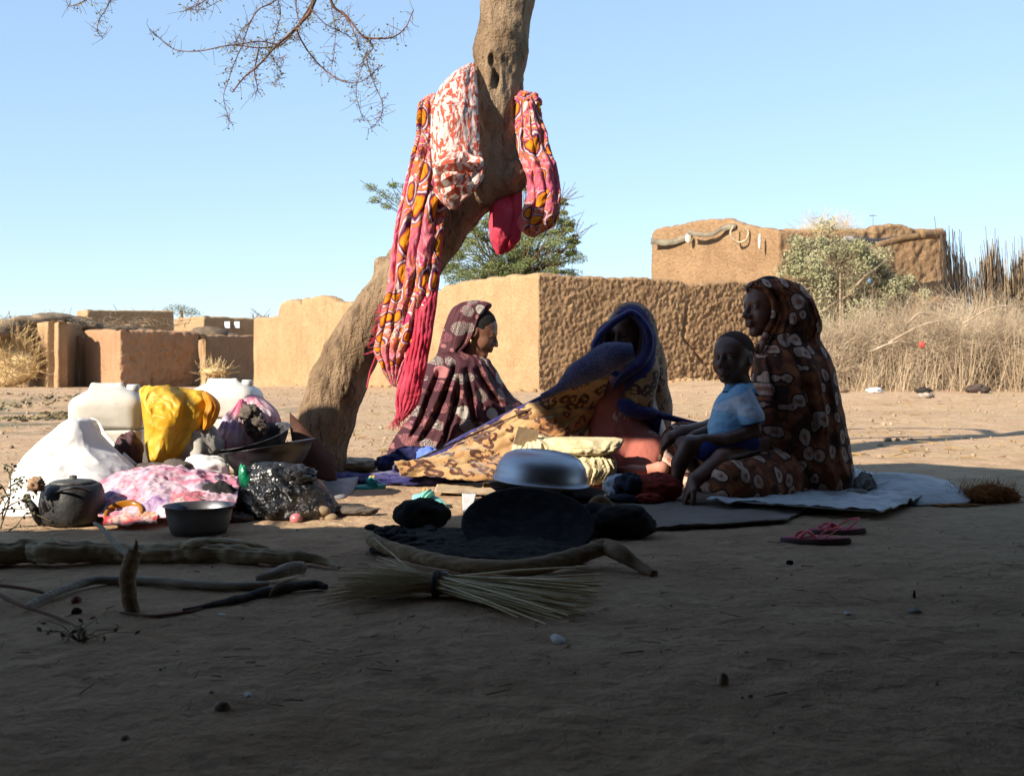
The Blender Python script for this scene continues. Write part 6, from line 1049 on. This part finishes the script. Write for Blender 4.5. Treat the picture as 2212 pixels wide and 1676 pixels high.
mk('fibres', brush(P(2125, 1072, 4.35), (.14, .06, .03), 900, .07, .0014, 91, .8), M('orange_thread', (.38, .14, .04), (.5, .22, .07), 20), on)['kind'] = 'stuff'
# ---------------------------------------------------------------- hearth: bowl, tray, griddle, stones
char = M('charred_iron', (.006, .006, .007), (.014, .014, .016), 7, .85, .004, 50, .12, c3=(.028, .028, .03)); stn = M('sooty_stone', (.009, .009, .010), (.028, .026, .025), 8, .92, .01, 30, .15)
tag(mk('griddle', (lambda V: (V[0]+.003*fbm(V[0]*12, 3)[:, None], V[1]))(place(lathe([(0, -.030), (.10, -.026), (.165, -.010), (.188, .006), (.192, .014), (.184, .014), (.160, .000), (.10, -.016), (0, -.020)], 72), P(1140, 1138, 3.30), (.02, -.44, .90))), char), 'large round sooty iron griddle leaning on the hearth stones', 'griddle')
tag(mk('tray', place(lathe([(0, 0), (.15, 0), (.17, .012), (.205, .034), (.208, .040), (.200, .038), (.165, .018), (.15, .006), (0, .006)], 60), P(1180, 1078, 4.05), (.07, -.02, 1)), char), 'wide black metal tray under the overturned bowl', 'tray')
tag(mk('pot', place(lathe([(0, 0), (.10, 0), (.13, .02), (.135, .05), (.12, .075), (0, .075)], 50), P(1162, 1100, 4.08)*[1, 1, 0]+[0, 0, .0]), char), 'low black pot carrying the tray behind the griddle', 'pot')
R_ = .168; tag(mk('bowl', place(lathe([(0, .112), (.06, .111), (.105, .104), (.135, .088), (.155, .060), (.165, .025), (.168, .004), (.175, .002), (.175, -.001), (.165, 0), (.16, .02), (.150, .055), (.13, .082), (.10, .098), (.0, .105)], 80), P(1168, 1040, 4.05), (.09, -.02, 1)), alu), 'shiny aluminium bowl turned upside down on the black tray', 'bowl')
tag(mk('stone', lump(OG(907, 1144)+[0, .06, .040], (.086, .07, .052), 12, .24, 1.3, 50, .08, floor=.0), stn), 'rounded black hearth stone left of the griddle', 'stone', 'hearth stones')
tag(mk('stone', lump(OG(1350, 1168)+[0, .06, .045], (.098, .07, .052), 14, .26, 1.4, 50, .08, floor=.0), stn), 'angular black hearth stone right of the griddle', 'stone', 'hearth stones')
tag(mk('stone', lump(OG(1285, 1160)+[0, .10, .045], (.06, .06, .045), 15, .26, 1.3, 40, .08, floor=.0), stn), 'black hearth stone half hidden behind the right edge of the griddle', 'stone', 'hearth stones')
tag(mk('ladle', cat(tube([OG(1268, 1104, .02), P(1285, 1082, 3.85), P(1305, 1080, 3.85), P(1325, 1100, 3.85)], [.010, .014, .014, .010], 10, 24, .1)), M('brown_gourd', (.22, .13, .07), (.34, .22, .13), 10, .7)), 'curved brown gourd shard standing behind the right hearth stone', 'gourd')
ashm = M('black_ash', (.010, .009, .009), (.035, .032, .03), 20, .97, .006, 90)
def ashf(U, V_): return .018*np.sin(U*math.pi)*np.sin(V_*math.pi)-.006
tag(mk('ash_bed', sheet([OG(800, 1200), OG(1260, 1225), OG(1280, 1150), OG(840, 1148)], ashf, 90, 70, .014, 12, 6, .004, .08), ashm), 'black ash and charcoal bed under the griddle', 'ash')
rs = np.random.RandomState(41)
cp = []
for i in range(40):
    a, b = rs.uniform(800, 1010), rs.uniform(1150, 1195); cp.append(lump(OG(a, b)+[0, 0, .016], (rs.uniform(.010, .03), rs.uniform(.01, .02), .010), 200+i, .3, 1.5, 12, .1, spin=rs.rand()*3))
tag(mk('charcoal', cat(*cp), stn), 'scattered black charcoal lumps in the ash bed left of the griddle', 'charcoal', kind='stuff')
# ---------------------------------------------------------------- wood
def wood(name, c1, c2): 
    t = NT(name); v = t.map((.7, 6, 6)); c = t.ramp(t.noise(9, 6, v), [(.32, c1), (.66, c2)]); c = t.mix(t.ramp(t.noise(4, 4), [(.5, 0.), (.7, .5)]), c, L3(tuple(q*.55 for q in c1))); return t.out(c, .9, t.bump(t.noise(14, 6, v), .012), .12)
wd1 = wood('grey_split_wood', (.42, .31, .18), (.70, .57, .38)); wd2 = wood('brown_bark_wood', (.28, .19, .11), (.52, .38, .24)); wd3 = wood('grey_branch', (.42, .35, .28), (.64, .56, .46))
def log(name, label, pts, m, n=14, mm=90, rough=.22, flat=.8, group=None, sub=None, cat_='log', seed=0):
    Q = [list(OG(a, b, z)) for a, b, z, r in pts]; V = tube(Q, [r for _, _, _, r in pts], n, mm, rough, 22, seed, flat); V[0][:, 2] = np.maximum(V[0][:, 2], .001); return tag(mk(name, V, m), label, cat_, group)
log('log', 'long curved weathered log lying in front of the griddle', [(797, 1152, .045, .010), (806, 1166, .045, .018), (840, 1182, .035, .022), (900, 1200, .028, .022), (980, 1216, .024, .022), (1060, 1224, .024, .022), (1140, 1224, .026, .024), (1200, 1214, .03, .024), (1260, 1196, .04, .024), (1305, 1182, .05, .026), (1340, 1194, .045, .022), (1378, 1220, .02, .016), (1414, 1240, .008, .010)], wd2, 18, 130, .26)
log('log', 'long split grey log across the left foreground', [(-60, 1200, .03, .030), (60, 1188, .035, .034), (110, 1192, .035, .034), (200, 1192, .03, .030), (330, 1196, .026, .028), (450, 1192, .03, .026), (560, 1200, .024, .023), (650, 1204, .02, .018), (700, 1212, .012, .012), (734, 1226, .004, .005)], wd1, 40, 260, .55, .75, seed=3)
log('log', 'short split piece lying on top of the long grey log', [(395, 1182, .05, .010), (425, 1172, .055, .018), (470, 1172, .05, .018), (540, 1178, .04, .014), (580, 1184, .03, .006)], wd1, 30, 90, .5, .6, seed=9)
log('log', 'thin long split sliver along the foot of the split log', [(120, 1206, .012, .006), (250, 1212, .008, .009), (400, 1212, .008, .009), (520, 1208, .012, .006)], wd1, 10, 50, .3, .6, seed=5)
log('branch', 'bent grey branch in front of the split log', [(58, 1312, .004, .006), (90, 1292, .010, .009), (140, 1272, .013, .010), (190, 1256, .015, .011), (240, 1252, .015, .011), (320, 1254, .014, .011), (420, 1262, .012, .011), (500, 1266, .010, .010), (580, 1262, .010, .009)], wd3, 14, 90, .2, .9, cat_='branch')
log('branch', 'short pale peeled branch stub behind the charred branch', [(552, 1250, .012, .008), (590, 1240, .02, .014), (630, 1228, .026, .018), (655, 1226, .024, .016)], wd3, 14, 40, .15, .9, cat_='branch')
log('branch', 'charred grey branch lying right of the upright stake', [(395, 1318, .004, .004), (460, 1306, .007, .007), (520, 1292, .009, .010), (580, 1278, .010, .012), (640, 1266, .012, .013), (680, 1262, .011, .013), (705, 1268, .008, .008)], M('charred_wood', (.035, .032, .032), (.16, .14, .13), 12, .95, .01, 40), 14, 70, .45, .8, cat_='branch')
log('twig', 'thin dark twig crossing the charred branch', [(580, 1290, .004, .003), (600, 1262, .03, .004), (640, 1248, .03, .002)], wd2, 8, 20, .1, cat_='twig')
q0 = OG(288, 1322); st_ = thing('stake', 'short upright broken stake stuck in the earth with a split top', 'stake', tuple(q0))
def atY(a, b, Y=q0[1]): return P(a, b, Y)
mk('stake_shaft', tube([atY(290, 1328), atY(280, 1290), atY(276, 1240), atY(286, 1205), atY(292, 1188)], [.013, .0155, .0165, .015, .013], 14, 60, .22, 30), wd2, st_)
mk('splinter', tube([atY(290, 1200), atY(294, 1180), atY(294, 1166)], [.008, .005, .002], 8, 16, .2), wd2, st_); mk('splinter', tube([atY(280, 1205), atY(277, 1190)], [.005, .002], 8, 8, .2), wd2, st_)
tag(mk('twig', tube([atY(284, 1206), atY(250, 1175, q0[1]+.1), atY(222, 1142, q0[1]+.2), atY(204, 1130, q0[1]+.25)], [.007, .006, .005, .004], 8, 40, .15), wd3), 'thin bare stick leaning from the stake toward the kettle', 'twig')
for i, (pts, lab) in enumerate([([(-20, 1262, .02, .005), (60, 1272, .016, .005), (110, 1285, .006, .004)], 'reddish twig entering at the left edge, upper one'), ([(-20, 1275, .02, .005), (40, 1305, .012, .005), (90, 1322, .008, .004), (150, 1345, .004, .003), (190, 1380, .002, .002)], 'reddish twig entering at the left edge, lower longer one'), ([(260, 1322, .004, .003), (330, 1330, .006, .004), (400, 1322, .006, .004), (440, 1312, .004, .003)], 'reddish twig lying at the foot of the stake')]): log('twig', lab, pts, M('reddish_twig', (.16, .08, .05), (.26, .14, .09), 8) if i == 0 else bpy.data.materials['reddish_twig'], 8, 30, .15, cat_='twig')
# straw broom
br_ = thing('broom', 'bundle broom of straw stalks tied with a dark band', 'broom', tuple(OG(945, 1270))); rs = np.random.RandomState(15); paths = []; tie_ = OG(944, 1262, .028)
dirv = np.array([1, -.22, 0.]); dirv /= np.linalg.norm(dirv); sidev = np.array([.22, 1, 0.]); sidev /= np.linalg.norm(sidev); left = []; right = []
for i in range(360):
    a = rs.rand()*6.28; r = math.sqrt(rs.rand())*.024; s = sidev*math.cos(a)*r+np.array([0, 0, 1])*math.sin(a)*r*.9; p0 = tie_+s
    L = rs.uniform(.20, .36); sp = rs.normal()*.14; end = p0+dirv*L+sidev*(sp*L*2.4+math.cos(a)*r*1.5)+np.array([0, 0, -abs(rs.normal())*.01-.010]); end[2] = max(end[2], .003+.012*rs.rand())
    if i < 150: right.append([p0, (p0+end)/2+np.array([0, 0, .006*rs.rand()]), end])
    Ll = rs.uniform(.10, .225); sp = rs.normal()*.30; e = p0-dirv*Ll+sidev*(sp*Ll*1.5+math.cos(a)*r*1.3)+np.array([0, 0, rs.normal()*.012]); e[2] = max(e[2], .003+.02*rs.rand())
    left.append([p0, (p0+e)/2+np.array([0, 0, .004]), e])
mk('stalks', polystick(right, rs.uniform(.0026, .0048, len(right))), M('straw_stalk', (.74, .58, .32), (.88, .76, .50), 3, .7), br_)['kind'] = 'stuff'; mk('bristles', polystick(left, rs.uniform(.0009, .0018, len(left))), M('straw_bristle', (.70, .55, .32), (.86, .74, .50), 3, .7), br_)['kind'] = 'stuff'
mk('stray_stalks', polystick([[OG(905, 1250, .03), OG(870, 1215, .05), OG(828, 1180, .055), OG(806, 1160, .06)], [OG(880, 1235, .03), OG(865, 1215, .05), OG(845, 1190, .06)], [OG(915, 1245, .03), OG(870, 1222, .04), OG(815, 1200, .03)]], [.002, .0013, .0015]), bpy.data.materials['straw_bristle'], br_)
mk('tie_band', tube([tie_+sidev*.031*math.cos(a)+np.array([0, 0, .028])*math.sin(a) for a in np.linspace(0, 6.28, 20)], .0055, 8, 50, .2), M('dark_band', (.05, .045, .05), (.12, .11, .11), 20), br_)
mk('band_knot', lump(OG(958, 1240, .05), (.012, .01, .006), 3, .3, 2, 20, .2), M('white_thread', (.5, .48, .46), (.6, .58, .55), 9), br_)
# dry plant at the left edge
dp = thing('dry_plant', 'dry grey weed with a round seed head at the left edge', 'dry plant', tuple(OG(10, 1140))); Yp = 3.6; pts = []; 
for L_ in ([(0, 1150), (8, 1100), (30, 1060), (58, 1040)], [(0, 1140), (20, 1080), (22, 1030), (10, 1010)], [(-10, 1120), (20, 1092), (55, 1076), (72, 1070)], [(-20, 1160), (30, 1140), (60, 1108), (110, 1125)], [(20, 1030), (26, 1012), (14, 1004)], [(20, 1080), (4, 1050), (-8, 1040)], [(8, 1100), (40, 1098), (64, 1102)], [(22, 1050), (40, 1040), (48, 1026)], [(-20, 1110), (0, 1085), (18, 1066)]): pts.append([P(a, b, Yp+.02*math.sin(a)) for a, b in L_])
mk('stems', polystick([list(spl(np.array(p), 9)) for p in pts], [.0035]*len(pts)), M('dry_stem', (.16, .13, .08), (.28, .23, .15), 9), dp)
C = np.array([spl(np.array(pts[rs.randint(len(pts))]), 20)[rs.randint(4, 20)] for _ in range(130)])+rs.normal(size=(130, 3))*.008; mk('dry_leaves', quadbits(C, rs.normal(size=C.shape), rs.uniform(.008, .02, 130), .010, rs), M('dull_leaf', (.12, .12, .07), (.2, .2, .12), 9), dp)['kind'] = 'stuff'
mk('seed_head', lump(P(78, 1046, Yp), (.022, .02, .02), 4, .5, 2.8, 30, .5), M('seed_head', (.28, .16, .10), (.42, .28, .18), 20), dp); mk('seed_head', lump(P(58, 1076, Yp), (.010, .01, .012), 5, .4, 2.8, 20, .4), bpy.data.materials['dull_leaf'], dp)
# ground litter in the shade
wp = M('white_litter', (.55, .53, .50), (.7, .68, .66), 12, .6); tn = M('tan_stone', (.35, .28, .2), (.5, .42, .32), 9, .9, .003, 60)
for a, b, r, lab, mm, ct, fl in ((1205, 1384, (.030, .012, .006), 'flat white plastic scrap alone in the middle foreground', wp, 'scrap', .3), (1562, 1476, (.009, .008, .012), 'small tan stone standing up right of centre foreground', tn, 'stone', .2), (481, 1532, (.013, .010, .008), 'pale stone in the lower left foreground', tn, 'stone', .2), (1976, 1322, (.014, .006, .004), 'bluish white scrap in the right foreground', M('blue_white', (.4, .5, .62), (.6, .65, .7)), 'scrap', .3), (1706, 1217, (.010, .008, .006), 'black crumb below the pink sandals', stn, 'clod', .2), (1830, 1326, (.010, .007, .003), 'small white chip left of the bluish scrap', wp, 'scrap', .3), (2096, 1732, (.010, .007, .003), 'white chip in the lower right corner', wp, 'scrap', .3), (270, 1596, (.006, .006, .004), 'small green brown seed in the lower left', tn, 'seed', .2), (536, 1502, (.012, .006, .003), 'thin white chip right of the charred branch', wp, 'scrap', .3), (2090, 1730, (.02, .004, .003), 'pale splinter by the white chip in the lower right', tn, 'splinter', .2), (1255, 1868, (.012, .01, .006), 'pale chip near the bottom edge', wp, 'chip', .3), (480, 1328, (.012, .007, .002), 'thin white sliver below the charred branch', wp, 'scrap', .3), (165, 1300, (.014, .01, .009), 'reddish clod beside the bent grey branch', M('red_clod', (.16, .07, .04), (.25, .12, .08), 9), 'clod', .3), (165, 1325, (.012, .01, .008), 'dark clod below the reddish clod', stn, 'clod', .3), (1975, 1292, (.003, .003, .012), 'dark bit of stick by the bluish scrap', stn, 'stick', .2)):
    if b > 1676: continue
    q = OG(a, b); tag(mk(ct, lump(q+[0, 0, r[2]*.5], r, int(a+b), fl, 1.8, 20, .1, spin=a), mm), lab, ct)
wdp = thing('weed_clump', 'small withered weed on the earth below the red twigs', 'weed', tuple(OG(170, 1385))); pts = []
for i in range(16): q = OG(170, 1385); e = q+np.array([rs.normal()*.045, rs.normal()*.02, abs(rs.normal())*.02+.003]); pts.append([q, (q+e)/2+[0, 0, .01], e])
mk('stems', polystick(pts, [.0012]*16), bpy.data.materials['dry_stem'], wdp); C = np.array([p[2] for p in pts]*2)+rs.normal(size=(32, 3))*.004; mk('leaves', quadbits(C, rs.normal(size=C.shape), .014, .008, rs), bpy.data.materials['dull_leaf'], wdp)
